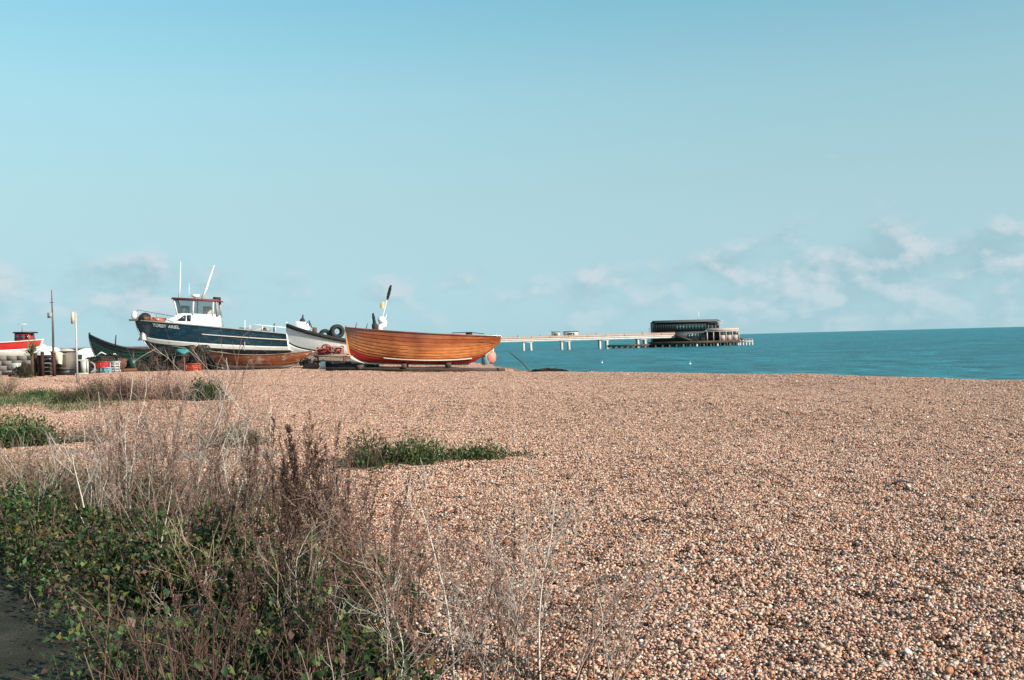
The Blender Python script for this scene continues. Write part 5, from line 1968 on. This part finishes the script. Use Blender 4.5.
def bush(name, label, c, s, n, seed, pal, ln=(0.03, 0.07), asp=0.6, stems=8, group=None, shell=0.5, lobes=5, stem_pal=REDB, twigs=0, twig_h=0.4):
    rr = np.random.default_rng(seed)
    o_ = thing(name, label, 'plant', c, 0, group)
    mbl = MB()
    for k in range(lobes):
        a = rr.uniform(0, 6.28)
        q = rr.uniform(0.0, 0.62)
        f = rr.uniform(0.45, 0.75)
        leaf_cloud(mbl, (s[0] * q * math.cos(a), s[1] * q * math.sin(a), -0.04), (s[0] * f, s[1] * f, s[2] * rr.uniform(0.6, 1.05)), n // lobes, rr, pal, ln, asp, shell)
    mbl.build('foliage', M_LEAF, o_, attr=True)['kind'] = 'stuff'
    mbs = MB()
    for k in range(stems):
        a = rr.uniform(0, 6.28)
        d = np.array([math.cos(a) * s[0] * 0.7, math.sin(a) * s[1] * 0.7, s[2]])
        w = walk(np.array([rr.normal(0, s[0] * 0.15), rr.normal(0, s[1] * 0.15), -0.05]), d, np.linalg.norm(d) * rr.uniform(0.7, 1.0), 6, 0.08, 0.02, rr)
        mbs.tube(w, np.linspace(0.008, 0.003, 7), 3, col=tuple(stem_pal[rr.integers(0, len(stem_pal))]), caps=False)
    for k in range(twigs):
        p0 = np.array([rr.normal(0, s[0] * 0.45), rr.normal(0, s[1] * 0.4), 0.0])
        bare_plant(mbs, p0, twig_h * rr.uniform(0.7, 1.2), rr, stem_pal, 2, 0.25, 0.006, 5, 3)
    mbs.build('stems', M_VEG, o_, attr=True)
    return o_


# --- green clumps out on the shingle
def spot(px_, yy):
    a = gsit(px_, 400, yy)
    return (a[0], a[1], a[2])


bush('shingle_plant', 'larger green clump of leafy weeds in the middle of the shingle', spot(398, 13.0), (0.76, 0.42, 0.46), 4800, 1, KALE, (0.025, 0.06), 0.55, 14, 'green clumps on the shingle', twigs=4, twig_h=0.4)
bush('shingle_plant', 'dark spiky clump at the left end of the larger green clump', spot(366, 12.7), (0.34, 0.3, 0.32), 1500, 2, KALE[:3] + [(0.09, 0.07, 0.04)], (0.02, 0.06), 0.35, 10, 'green clumps on the shingle', twigs=5, twig_h=0.32)
bush('shingle_plant', 'low green clump trailing away at the end of the larger green clump', spot(466, 13.3), (0.66, 0.30, 0.30), 2000, 3, KALE, (0.025, 0.06), 0.45, 10, 'green clumps on the shingle', twigs=2, twig_h=0.25)
bush('shingle_plant', 'thin straggle of green at the tip of the trailing clump', spot(518, 13.6), (0.30, 0.14, 0.12), 420, 4, KALE, (0.02, 0.05), 0.45, 5, 'green clumps on the shingle')
bush('shingle_plant', 'small green clump beside the gravel path end', spot(238, 15.8), (0.62, 0.35, 0.34), 3200, 5, KALE, (0.025, 0.06), 0.5, 8, 'green clumps on the shingle', twigs=3, twig_h=0.35)
bush('shingle_plant', 'dark green leafy clump beside the gravel path at the left edge', spot(25, 16.4), (1.1, 0.6, 0.52), 5600, 6, KALE[:4], (0.03, 0.075), 0.6, 14, 'green clumps on the shingle', twigs=4)
bush('shingle_plant', 'yellowish green clump behind the leafy one at the left edge', spot(8, 18.2), (0.9, 0.6, 0.50), 2600, 7, KALE[2:] + [(0.20, 0.16, 0.07)], (0.03, 0.07), 0.5, 12, 'green clumps on the shingle', twigs=5)
bush('shingle_plant', 'low grey-green clump at the gravel path edge amid bare stems', spot(85, 16.4), (0.7, 0.4, 0.30), 1500, 8, KALE[:3] + [(0.16, 0.14, 0.09)], (0.02, 0.05), 0.45, 12, 'green clumps on the shingle', twigs=8)
# --- scrub band farther off
bush('scrub_bush', 'round dark green bush at the end of the scrub band', spot(209, 26.2), (0.50, 0.42, 0.62), 5200, 11, KALE[:3], (0.04, 0.085), 0.6, 10, 'scrub band before the boats', stem_pal=BROWN)
bush('scrub_bush', 'brown leafless scrub bush left of the round green bush', spot(170, 26.4), (0.95, 0.5, 0.48), 3400, 12, BROWN + [(0.10, 0.10, 0.05)], (0.02, 0.05), 0.5, 30, 'scrub band before the boats', twigs=40, twig_h=0.55, stem_pal=BROWN + REDB)
bush('scrub_bush', 'purplish brown twiggy bush in the middle of the scrub band', spot(128, 26.0), (0.85, 0.5, 0.60), 3400, 13, BROWN + [(0.08, 0.09, 0.04)], (0.02, 0.05), 0.5, 30, 'scrub band before the boats', twigs=44, twig_h=0.68, stem_pal=BROWN + REDB)
bush('scrub_bush', 'dark mixed bush in the scrub band below the white post', spot(94, 26.0), (0.80, 0.5, 0.60), 4800, 14, BROWN[:2] + KALE[:3], (0.02, 0.05), 0.5, 20, 'scrub band before the boats', twigs=24, twig_h=0.55, stem_pal=BROWN)
bush('scrub_bush', 'low dark bush at the near end of the scrub band', spot(68, 25.2), (0.55, 0.4, 0.42), 3600, 15, BROWN[:2] + KALE[:3], (0.02, 0.05), 0.5, 14, 'scrub band before the boats', twigs=14, twig_h=0.4, stem_pal=BROWN)
bush('scrub_bush', 'flat bright green bush in the grass before the timber pen', spot(40, 29.0), (0.95, 0.5, 0.34), 4200, 16, KALE[1:4], (0.02, 0.05), 0.5, 8, 'scrub band before the boats')
bush('scrub_bush', 'olive bush at the left edge in front of the block wall', spot(4, 30.0), (0.8, 0.5, 0.7), 2200, 17, KALE[3:] + BROWN[:2] + STRAW[:2], (0.02, 0.05), 0.4, 20, 'scrub band before the boats', twigs=22, twig_h=0.8, stem_pal=REDB + STRAW)
bush('scrub_bush', 'dark olive bush growing against the timber pen', spot(28, 39.5), (0.45, 0.4, 0.85), 2600, 18, [(0.06, 0.065, 0.03), (0.09, 0.08, 0.04), (0.04, 0.045, 0.025), (0.13, 0.11, 0.06)], (0.03, 0.07), 0.4, 16, 'scrub band before the boats', stem_pal=BROWN)
# spiky palm-like plant
o = thing('yucca_plant', 'spiky palm-like plant rising above the dark olive bush', 'plant', spot(33, 42.0))
rr = np.random.default_rng(40)
mb = MB()
n = 70
a = rr.uniform(0, 6.28, n)
el_ = rr.uniform(0.1, 1.4, n)
D = np.stack([np.cos(a) * np.cos(el_), np.sin(a) * np.cos(el_), np.sin(el_)], 1)
leaves(mb, np.tile([[0, 0, 0.95]], (n, 1)) + rr.normal(0, 0.05, (n, 3)), D, np.tile([[0, 0, 1.0]], (n, 1)) + rr.normal(0, 0.2, (n, 3)), rr.uniform(0.4, 0.75, n), np.full(n, 0.05), pickc([(0.10, 0.12, 0.05), (0.18, 0.17, 0.08), (0.06, 0.09, 0.04)], n, rr))
mb.build('fronds', M_LEAF, o, attr=True)
MB().tube([(0, 0, -0.1), (0.03, 0, 0.5), (0, 0, 0.98)], [0.10, 0.08, 0.07], 8, col=(0.10, 0.07, 0.05)).build('trunk', M_VEG, o, attr=True, smooth=True)

# --- grass by the scrub band (uncountable)
rr = np.random.default_rng(50)
n = 9000
yy = rr.uniform(23.0, 30.0, n)
xx = rr.uniform(-15.5, -9.4, n)
keep = (xx < -0.42 * yy + 0.4 + rr.normal(0, 0.6, n)) & (yy > 23.6 + 0.7 * np.sin(xx * 2))
xx, yy = xx[keep], yy[keep]
n = len(xx)
mb = MB()
blades(mb, np.stack([xx, yy, ground(xx, yy) - 0.03], 1), rr.uniform(0.10, 0.26, n), rr.uniform(0.004, 0.009, n), rr.uniform(0.1, 0.8, n), pickc(KALE[:4] + STRAW[:1] + [(0.12, 0.13, 0.05)], n, rr), rr)
tag(mb.build('grass', M_LEAF, attr=True), 'short green grass on the shingle before the timber pen', 'grass', kind='stuff')

# --- the near tangle: ground cover (uncountable)
rr = np.random.default_rng(60)


def sample_veg(n, poly=VEG, x0=-12.5, x1=0.2, y0=3.0, y1=15.0):
    out = []
    while len(out) < n:
        x, y = rr.uniform(x0, x1), rr.uniform(y0, y1)
        if abs(x) > 0.56 * y + 0.9:
            continue
        if inpoly(x, y, poly):
            out.append((x, y))
    return np.array(out)


def clumpy(x, y, k=1.0, ph=0.0):
    return 0.5 + 0.5 * np.sin(2.3 * k * x + 1.1 * np.sin(1.9 * k * y + ph) + ph) * np.sin(2.1 * k * y + 1.3 * np.sin(1.7 * k * x + 2 * ph))


xy = sample_veg(15000)
w = clumpy(xy[:, 0], xy[:, 1], 1.0, 0.6)
near = np.clip((11.8 - xy[:, 1]) / 5.0, 0, 1)
keep = rr.uniform(0, 1, len(xy)) < (0.15 + 0.85 * w) * (0.18 + 0.82 * near)
xy = xy[keep]
n = len(xy)
P = np.stack([xy[:, 0], xy[:, 1], ground(xy[:, 0], xy[:, 1])], 1)
Ps, Ds = [], []
k = 4
P4 = np.repeat(P, k, 0) + rr.normal(0, 0.05, (n * k, 3)) * np.array([1, 1, 0])
hmax = 0.12 + 0.46 * np.repeat(w[keep] * near[keep], k)
P4[:, 2] += rr.uniform(0, 1, n * k) * hmax
D = rr.normal(0, 0.7, (n * k, 3)) + np.array([0.15, -0.15, 0.5])
ln_ = rr.uniform(0.022, 0.055, n * k)
mb = MB()
leaves(mb, P4, D, rr.normal(0, 0.55, (n * k, 3)) + np.array([0, 0, 1.0]), ln_, ln_ * rr.uniform(0.4, 0.85, n * k), pickc(GREENY + BROWN[:2], n * k, rr, 0.35))
tag(mb.build('ground_cover', M_LEAF, attr=True), 'low green and yellowing leafy ground cover under the dry stems', 'ground cover', kind='stuff')

xy = sample_veg(15000)
w = clumpy(xy[:, 0], xy[:, 1], 1.3, 2.2)
far = np.clip((xy[:, 1] - 7.5) / 4.0, 0.0, 1)
keep = rr.uniform(0, 1, len(xy)) < (0.25 + 0.75 * w) * (0.08 + 0.80 * far)
xy = xy[keep]
n = len(xy)
mb = MB()
blades(mb, np.stack([xy[:, 0], xy[:, 1], ground(xy[:, 0], xy[:, 1]) - 0.03], 1), rr.uniform(0.18, 0.52, n), rr.uniform(0.0016, 0.0035, n), rr.uniform(0.05, 0.75, n), pickc(STRAW, n, rr, 0.3), rr)
tag(mb.build('dry_grass', M_LEAF, attr=True), 'dry straw-coloured grass among the bare stems', 'grass', kind='stuff')

# tangle of fine dead stems nobody could count
mb = MB()
xy = sample_veg(260)
for (x, y) in xy:
    if y < 7.2 and x < -0.30 * y + 0.1:
        continue
    pal = BROWN + REDB if rr.uniform() < 0.75 else (PALE if rr.uniform() < 0.5 else STRAW[:4])
    bare_plant(mb, (x, y, gz(x, y)), rr.uniform(0.35, 0.85), rr, pal, 2, 0.3, 0.0038, 4, 2, wob=0.12)
tag(mb.build('dry_stems', M_VEG, attr=True), 'tangle of fine dead brown stems filling the near vegetation', 'dry stems', kind='stuff')
# fallen leaves and litter on the path
xs = rr.uniform(-5.2, -1.8, 700)
ys = rr.uniform(3.8, 9.5, 700)
e_ = np.array([path_edge(v) for v in ys]) - xs
k = (e_ > -0.1) & (rr.uniform(0, 1, 700) < np.exp(-np.clip(e_, 0, None) * 2.2))
xs, ys = xs[k], ys[k]
n = len(xs)
mb = MB()
leaves(mb, np.stack([xs, ys, ground(xs, ys) + 0.035], 1), rr.normal(0, 1, (n, 3)) * np.array([1, 1, 0.1]), np.tile([[0, 0, 1.0]], (n, 1)) + rr.normal(0, 0.2, (n, 3)), rr.uniform(0.015, 0.04, n), rr.uniform(0.01, 0.025, n), pickc([(0.30, 0.20, 0.06), (0.20, 0.12, 0.06), (0.35, 0.27, 0.15), (0.45, 0.38, 0.30)], n, rr))
tag(mb.build('fallen_leaves', M_LEAF, attr=True), 'scattered fallen leaves along the edge of the footpath', 'leaves', kind='stuff')


# --- individual plants of the near tangle
def base_at(px_, yy):
    a = at(px_, 400, yy)
    return (a.x, yy, gz(a.x, yy))


def pale_thing(px_, yy, h, seed, label, stems=3, lean=(0, 0), spread=0.22, r0=0.0075, nb=7, nt=4, group='pale bare shrubs in the near tangle', pal=PALE, pal2=None, wob=0.13):
    rr_ = np.random.default_rng(seed)
    b = base_at(px_, yy)
    o_ = thing('bare_shrub', label, 'plant', b, 0, group)
    mb_ = MB()
    bare_plant(mb_, (0, 0, 0), h, rr_, pal, stems, spread, r0, nb, nt, lean, wob=wob, pal2=pal2)
    mb_.build('branches', M_VEG, o_, attr=True)
    return o_


MIXP = PALE[:2] + REDB[1:2]
pale_thing(92, 7.9, 1.02, 201, 'pale forked stem leaning left above the footpath corner', 1, (-0.32, 0.05), 0.02, 0.0105, 5, 3, pal=PALE[2:3], wob=0.05)
pale_thing(190, 9.0, 1.68, 202, 'tallest pale bare stem reaching up before the boats', 2, (0.02, 0), 0.10, 0.010, 9, 5, pal=PALE[:3], pal2=MIXP)
pale_thing(150, 8.9, 1.6, 203, 'pale crooked stem just left of the tallest bare stem', 3, (0.05, 0), 0.16, 0.008, 8, 5, pal2=MIXP)
pale_thing(128, 9.4, 1.6, 204, 'pale upright stem rising before the scrub band', 3, (-0.03, 0), 0.14, 0.008, 8, 5, pal2=MIXP)
pale_thing(170, 8.4, 1.45, 205, 'pale slanting stems crossing before the tallest bare stem', 3, (0.18, 0), 0.2, 0.0075, 8, 4, pal2=MIXP)
pale_thing(215, 9.6, 1.45, 206, 'pale twiggy shrub right of the tallest bare stem', 4, (0.05, 0), 0.2, 0.007, 8, 5, pal2=MIXP)
pale_thing(235, 9.2, 1.1, 207, 'pale hooked stem under the small green clump', 2, (0.05, 0), 0.12, 0.0085, 6, 4, pal=PALE[2:3])
pale_thing(100, 10.0, 1.3, 208, 'thin pale shrub below the scrub band at the gravel path', 4, (0, 0), 0.25, 0.0065, 8, 4, pal2=REDB)
pale_thing(60, 10.4, 1.0, 209, 'low pale shrub at the gravel path near the left edge', 4, (-0.05, 0), 0.25, 0.006, 7, 4, pal2=REDB)
pale_thing(20, 11.0, 0.8, 210, 'short pale twigs at the far left edge of the tangle', 4, (0.1, 0), 0.3, 0.006, 6, 3, pal2=STRAW[:4])
pale_thing(160, 7.0, 1.0, 211, 'pale stems low in the tangle behind the yellow-green leaves', 4, (0.05, 0), 0.2, 0.006, 6, 4, pal2=REDB)
pale_thing(275, 7.4, 0.95, 212, 'pale thin stems just left of the tall dark spikes', 4, (0, 0), 0.2, 0.006, 6, 4, pal2=REDB)
# bare stems at the lower edge of the picture, before the open shingle
pale_thing(372, 4.6, 0.86, 221, 'pale bent twig at the lower edge, first right of the green leaves', 2, (-0.1, 0), 0.12, 0.0052, 6, 4, pal=PALE[:3])
pale_thing(398, 4.7, 0.95, 222, 'reddish stem at the lower edge beside the pale bent twig', 2, (0.0, 0), 0.08, 0.0045, 7, 4, pal=REDB)
pale_thing(447, 4.5, 1.05, 223, 'tall pale kinked stem standing alone before the open shingle', 1, (-0.03, 0), 0.03, 0.0065, 6, 4, pal=PALE[2:3], wob=0.07)
pale_thing(455, 4.7, 0.9, 224, 'brown forked twig beside the tall pale kinked stem', 2, (0.06, 0), 0.1, 0.0042, 6, 4, pal=REDB[1:])
pale_thing(500, 4.5, 0.86, 225, 'pale forked twig left of the straightest lower stem', 2, (0.06, 0), 0.14, 0.005, 6, 5, pal=PALE)
pale_thing(540, 4.5, 1.0, 226, 'straightest pale stem with upswept branches at the lower edge', 1, (0.02, 0), 0.03, 0.006, 9, 6, pal=PALE[:3], wob=0.06)
pale_thing(565, 4.5, 0.86, 227, 'thin pale stem leaning right at the lower edge', 2, (0.2, 0), 0.1, 0.0048, 7, 5, pal=PALE[:2])
pale_thing(590, 4.6, 0.78, 228, 'outermost pale twig leaning right over the shingle', 2, (0.22, 0), 0.12, 0.0045, 7, 5, pal=PALE[:2] + REDB[3:])
pale_thing(430, 5.4, 0.85, 229, 'fine reddish twiggy stem behind the tall pale kinked stem', 3, (0.05, 0), 0.2, 0.004, 7, 5, pal=REDB)
pale_thing(480, 5.2, 0.72, 230, 'fine brown twiggy stem between the lower pale stems', 3, (0, 0), 0.25, 0.0038, 7, 4, pal=REDB[1:])
pale_thing(350, 5.6, 0.95, 231, 'reddish bushy stems at the right border of the green leaves', 4, (0, 0), 0.22, 0.0042, 8, 5, pal=REDB)


def dark_thing(px_, yy, h, seed, label, stems=4, spread=0.10, dens=1.0, lean=(0, 0), pal=BROWN):
    rr_ = np.random.default_rng(seed)
    b = base_at(px_, yy)
    o_ = thing('seed_stalk', label, 'plant', b, 0, 'brown seed stalks in the near tangle')
    ms, ml = MB(), MB()
    seed_plant(ms, ml, (0, 0, 0), h, rr_, stems, spread, pal, lean, dens)
    ms.build('stems', M_VEG, o_, attr=True)
    ml.build('seed_heads', M_VEG, o_, attr=True)['kind'] = 'stuff'
    return o_


dark_thing(299, 6.6, 1.18, 301, 'tallest dark brown seed spike in the middle of the tangle', 4, 0.022, 2.4, pal=BROWN[:3])
dark_thing(322, 6.5, 1.0, 302, 'dark brown seed spike right of the tallest spike', 3, 0.06, 1.4)
dark_thing(343, 6.6, 1.05, 303, 'loose brown seed spike at the right border of the tangle', 3, 0.08, 1.2, pal=REDB)
dark_thing(282, 6.9, 1.0, 304, 'brown seed spike left of the tallest spike', 4, 0.09, 1.1)
dark_thing(255, 6.9, 1.0, 305, 'loose brown seed stalks under the small green clump', 4, 0.12, 1.0, pal=REDB)
dark_thing(310, 5.6, 0.82, 306, 'dense brown stalks below the tallest spike', 5, 0.14, 1.2)
dark_thing(345, 5.2, 0.75, 307, 'dark brown stalks over the green leaves near the lower edge', 5, 0.16, 1.1)
dark_thing(268, 5.8, 0.8, 308, 'purplish brown stalks in the centre of the lower tangle', 5, 0.16, 1.1)
dark_thing(225, 6.0, 0.85, 309, 'purplish brown stalks left of the centre of the lower tangle', 5, 0.16, 1.1, pal=REDB)
dark_thing(238, 5.2, 0.62, 310, 'low brown stalks at the lower edge below the centre', 6, 0.2, 1.0)
dark_thing(190, 5.6, 0.5, 311, 'brown stalks beside the footpath at the lower edge', 6, 0.2, 1.0, pal=REDB)
dark_thing(205, 8.0, 1.15, 312, 'reddish seed stalks among the pale stems before the shingle', 5, 0.14, 0.9, pal=REDB)
dark_thing(160, 9.8, 1.2, 313, 'reddish seed stalks behind the pale crooked stem', 5, 0.14, 0.9, pal=REDB)
dark_thing(120, 10.2, 1.05, 314, 'reddish seed stalks below the scrub band', 5, 0.16, 0.9, pal=REDB)
dark_thing(240, 10.2, 1.1, 315, 'fine reddish stalks reaching over the shingle below the weathered boat', 4, 0.14, 0.7, pal=REDB)
dark_thing(70, 8.6, 0.75, 316, 'brown stalks near the left edge behind the forked stem', 5, 0.2, 0.9)
dark_thing(30, 9.4, 0.7, 317, 'brown stalks at the left edge above the dark leaves', 5, 0.2, 0.9, pal=REDB)
dark_thing(140, 6.4, 0.45, 318, 'short brown stalks beside the bare earth at the footpath', 3, 0.2, 1.0)
dark_thing(385, 5.6, 0.85, 319, 'loose reddish stalks over the shingle right of the brown spikes', 3, 0.14, 0.8, pal=REDB)
dark_thing(292, 4.6, 0.55, 320, 'dark stalks in the shade at the lower edge', 6, 0.2, 1.0)

# leafy plants under them
def leafy(px_, yy, s, n, seed, label, pal=GREENY, ln=(0.03, 0.075)):
    return bush('leafy_weed', label, base_at(px_, yy), s, n, seed, pal, ln, 0.75, 12, 'leafy weeds in the near tangle', shell=0.45, lobes=6)


leafy(30, 8.6, (0.7, 0.5, 0.55), 2600, 401, 'dark green leafy weed at the left edge above the footpath', GREENS)
leafy(75, 7.8, (0.5, 0.4, 0.42), 1800, 402, 'green leafy weed at the foot of the forked pale stem')
leafy(120, 7.2, (0.45, 0.4, 0.36), 1500, 403, 'yellow-green leafy weed beside the footpath edge', GREENY + [(0.24, 0.22, 0.05)])
leafy(165, 6.6, (0.45, 0.4, 0.42), 1700, 404, 'yellow-green mallow leaves in the middle of the tangle')
leafy(210, 7.4, (0.5, 0.4, 0.5), 2000, 405, 'dark green leaves behind the middle of the tangle', GREENS)
leafy(255, 6.3, (0.45, 0.4, 0.45), 1800, 406, 'dark green leaves left of the tall brown spikes', GREENS)
leafy(330, 5.0, (0.42, 0.35, 0.42), 1700, 407, 'green leaves below the brown spikes at the lower edge')
leafy(365, 4.7, (0.30, 0.3, 0.34), 1000, 408, 'green leaves at the right foot of the tangle by the lower edge', GREENS + [(0.14, 0.16, 0.06)])
leafy(200, 5.2, (0.4, 0.35, 0.32), 1300, 409, 'dark leaves at the lower edge beside the footpath', GREENS)
leafy(270, 4.9, (0.4, 0.35, 0.34), 1300, 410, 'dark leaves in the shade at the lower edge', GREENS)
leafy(10, 9.8, (0.6, 0.5, 0.42), 1800, 411, 'straw-tinted leaves at the far left edge of the tangle', GREENY + STRAW[:2])
leafy(140, 8.3, (0.5, 0.4, 0.4), 1500, 412, 'mixed green leaves at the foot of the pale crooked stem')

# denser reddish haze of twigs before the scrub band, and tall weeds along the footpath
RB2 = REDB + PALE[3:]
pale_thing(180, 10.2, 1.55, 241, 'fine reddish twiggy shrub behind the tallest pale stem', 7, (0, 0), 0.24, 0.0045, 9, 6, pal=RB2)
pale_thing(140, 10.6, 1.45, 242, 'fine reddish twiggy shrub behind the pale upright stem', 7, (0, 0), 0.24, 0.0045, 9, 6, pal=RB2)
pale_thing(105, 11.2, 1.25, 243, 'fine reddish twiggy shrub before the dark mixed bush', 7, (0, 0), 0.26, 0.0045, 9, 6, pal=RB2)
pale_thing(210, 10.8, 1.45, 244, 'fine reddish twiggy shrub below the round green bush', 6, (0.05, 0), 0.24, 0.0045, 9, 6, pal=RB2)
pale_thing(245, 9.8, 1.15, 245, 'fine reddish twiggy shrub right of the pale hooked stem', 6, (0, 0), 0.26, 0.0042, 9, 6, pal=RB2)
pale_thing(275, 8.8, 1.15, 246, 'fine brown twiggy shrub left of the tallest brown spike', 6, (0, 0), 0.22, 0.0042, 9, 6, pal=RB2)
pale_thing(330, 7.6, 1.15, 247, 'fine brown twiggy shrub behind the right brown spikes', 6, (0, 0), 0.22, 0.0042, 9, 6, pal=RB2)
pale_thing(190, 7.4, 1.1, 248, 'fine reddish twigs in the middle of the near tangle', 7, (0, 0), 0.24, 0.0042, 8, 5, pal=RB2)
pale_thing(110, 8.6, 1.15, 249, 'fine grey twigs right of the forked pale stem', 6, (0, 0), 0.22, 0.005, 8, 5, pal=PALE + REDB)
pale_thing(405, 5.3, 0.95, 250, 'fine reddish twigs over the shingle beside the reddish lower stem', 5, (0, 0), 0.22, 0.0036, 8, 5, pal=RB2)
pale_thing(520, 5.0, 0.80, 251, 'fine pale twigs between the two tallest lower stems', 4, (0, 0), 0.25, 0.0036, 8, 5, pal=PALE)
pale_thing(385, 4.4, 0.8, 252, 'crooked pale twigs beside the right foot of the green leaves', 4, (0.05, 0), 0.25, 0.0045, 7, 4, pal=PALE)
dark_thing(285, 8.0, 1.2, 331, 'dense brown seed stalks behind the tallest spike', 6, 0.12, 1.1)
dark_thing(318, 7.4, 1.15, 332, 'dense brown seed stalks behind the right spikes', 6, 0.12, 1.1)
dark_thing(250, 8.2, 1.1, 333, 'dense brown seed stalks below the small green clump', 6, 0.13, 1.0)
dark_thing(230, 7.2, 0.95, 334, 'dense purplish seed stalks in the middle of the tangle', 6, 0.14, 1.1)
dark_thing(350, 6.0, 0.95, 335, 'dense purplish seed stalks at the right border of the tangle', 6, 0.12, 1.1)
dark_thing(330, 4.5, 0.7, 336, 'dark seed stalks over the leaves at the lower edge', 6, 0.18, 1.1)
dark_thing(215, 4.7, 0.66, 337, 'dark seed stalks at the lower edge left of the centre', 7, 0.2, 1.1)
for k, (x_, y_, h_) in enumerate(((-1.55, 4.5, 0.7), (-1.35, 4.0, 0.8), (-1.15, 3.7, 0.72), (-1.45, 3.4, 0.62), (-1.2, 3.0, 0.7), (-0.9, 4.2, 0.7))):
    lb = ['tall weeds beside the footpath at the lower left corner', 'weeds behind the corner weeds at the lower edge', 'weeds cut off by the lower edge of the picture', 'low weeds at the footpath near the viewer', 'weeds close to the viewer beside the footpath', 'weeds close to the viewer left of the lower pale twig'][k]
    o = bush('path_weed', lb, (x_, y_, gz(x_, y_)), (0.36, 0.36, h_ * 0.75), 1500, 500 + k, GREENS + BROWN[:3], (0.025, 0.06), 0.6, 16, 'weeds along the footpath', twigs=3, twig_h=h_, stem_pal=BROWN)  # dark leaf and stem palette puts the corner's shade into the colour

low = [(410, 4.5, 0.92, 'reddish crooked twig left of the tall pale kinked stem', REDB), (425, 4.9, 0.8, 'grey-brown twigs left of the tall pale kinked stem', PALE[3:] + REDB),
       (468, 4.4, 0.95, 'pale zigzag twig right of the tall pale kinked stem', PALE), (485, 4.8, 0.9, 'brown crooked twig before the middle of the shingle', REDB[1:]),
       (512, 4.4, 0.82, 'dark brown twig right of the middle at the lower edge', BROWN), (530, 5.0, 0.85, 'reddish twig left of the straightest lower stem', REDB),
       (552, 5.2, 0.85, 'grey twigs behind the straightest lower stem', PALE[3:] + PALE[:2]), (575, 4.9, 0.82, 'brown twigs right of the straightest lower stem', REDB),
       (605, 4.6, 0.72, 'low pale twigs at the outer end of the lower twigs', PALE[:2] + REDB[3:]), (395, 6.2, 0.95, 'loose reddish twigs before the larger green clump', REDB), (375, 7.2, 0.95, 'fine reddish twigs below the larger green clump', REDB[1:])]
for k, (px_, yy, h_, lb, pl) in enumerate(low):
    pale_thing(px_, yy, h_, 700 + k, lb, 3, (0.05, 0), 0.20, 0.0048, 8, 6, pal=pl, group='twigs at the lower edge', wob=0.17)
pale_thing(240, 8.6, 1.25, 721, 'grey-white twiggy shrub between the pale stems and brown spikes', 5, (0, 0), 0.22, 0.006, 8, 5, pal=PALE)
pale_thing(85, 9.2, 1.15, 722, 'grey-white twiggy shrub above the forked pale stem', 5, (0, 0), 0.24, 0.006, 8, 5, pal=PALE)
pale_thing(40, 8.8, 0.85, 723, 'grey-white twigs at the left edge above the dark leaves', 4, (0, 0), 0.24, 0.0055, 8, 5, pal=PALE)
pale_thing(205, 6.2, 0.85, 724, 'straw-pale stems in the lower middle of the tangle', 5, (0, 0), 0.2, 0.005, 6, 4, pal=STRAW[:3])
pale_thing(300, 5.5, 0.85, 725, 'straw-pale stems before the tallest brown spike', 5, (0, 0), 0.2, 0.005, 6, 4, pal=PALE[:2] + STRAW[:2])
pale_thing(175, 5.7, 0.5, 726, 'pale bent stems beside the footpath corner', 2, (0, 0), 0.25, 0.005, 6, 4, pal=PALE)
# driftwood on the shingle
for k, (px_, yy, ln_, rz_, lb) in enumerate(((608, 6.8, 0.26, 0.5, 'thin grey driftwood stick on the shingle right of the lower twigs'), (655, 8.6, 0.3, -0.2, 'small dark driftwood stick on the open shingle'), (905, 10.4, 0.34, 0.15, 'dark driftwood stick on the shingle at the right'))):
    a_ = at(px_, 400, yy)
    x_, y_ = a_.x, yy
    pts_ = [(x_ + ln_ * (u_ - 0.5) * math.cos(rz_), y_ + ln_ * (u_ - 0.5) * math.sin(rz_), gz(x_, y_) + 0.02 + 0.03 * math.sin(u_ * 5)) for u_ in (0, 0.3, 0.6, 1.0)]
    o = MB().tube(pts_, [0.010, 0.012, 0.009, 0.004], 6, col=(0.07, 0.055, 0.045)).build('driftwood_stick', M_VEG, attr=True)
    tag(o, lb, 'stick', 'driftwood sticks')
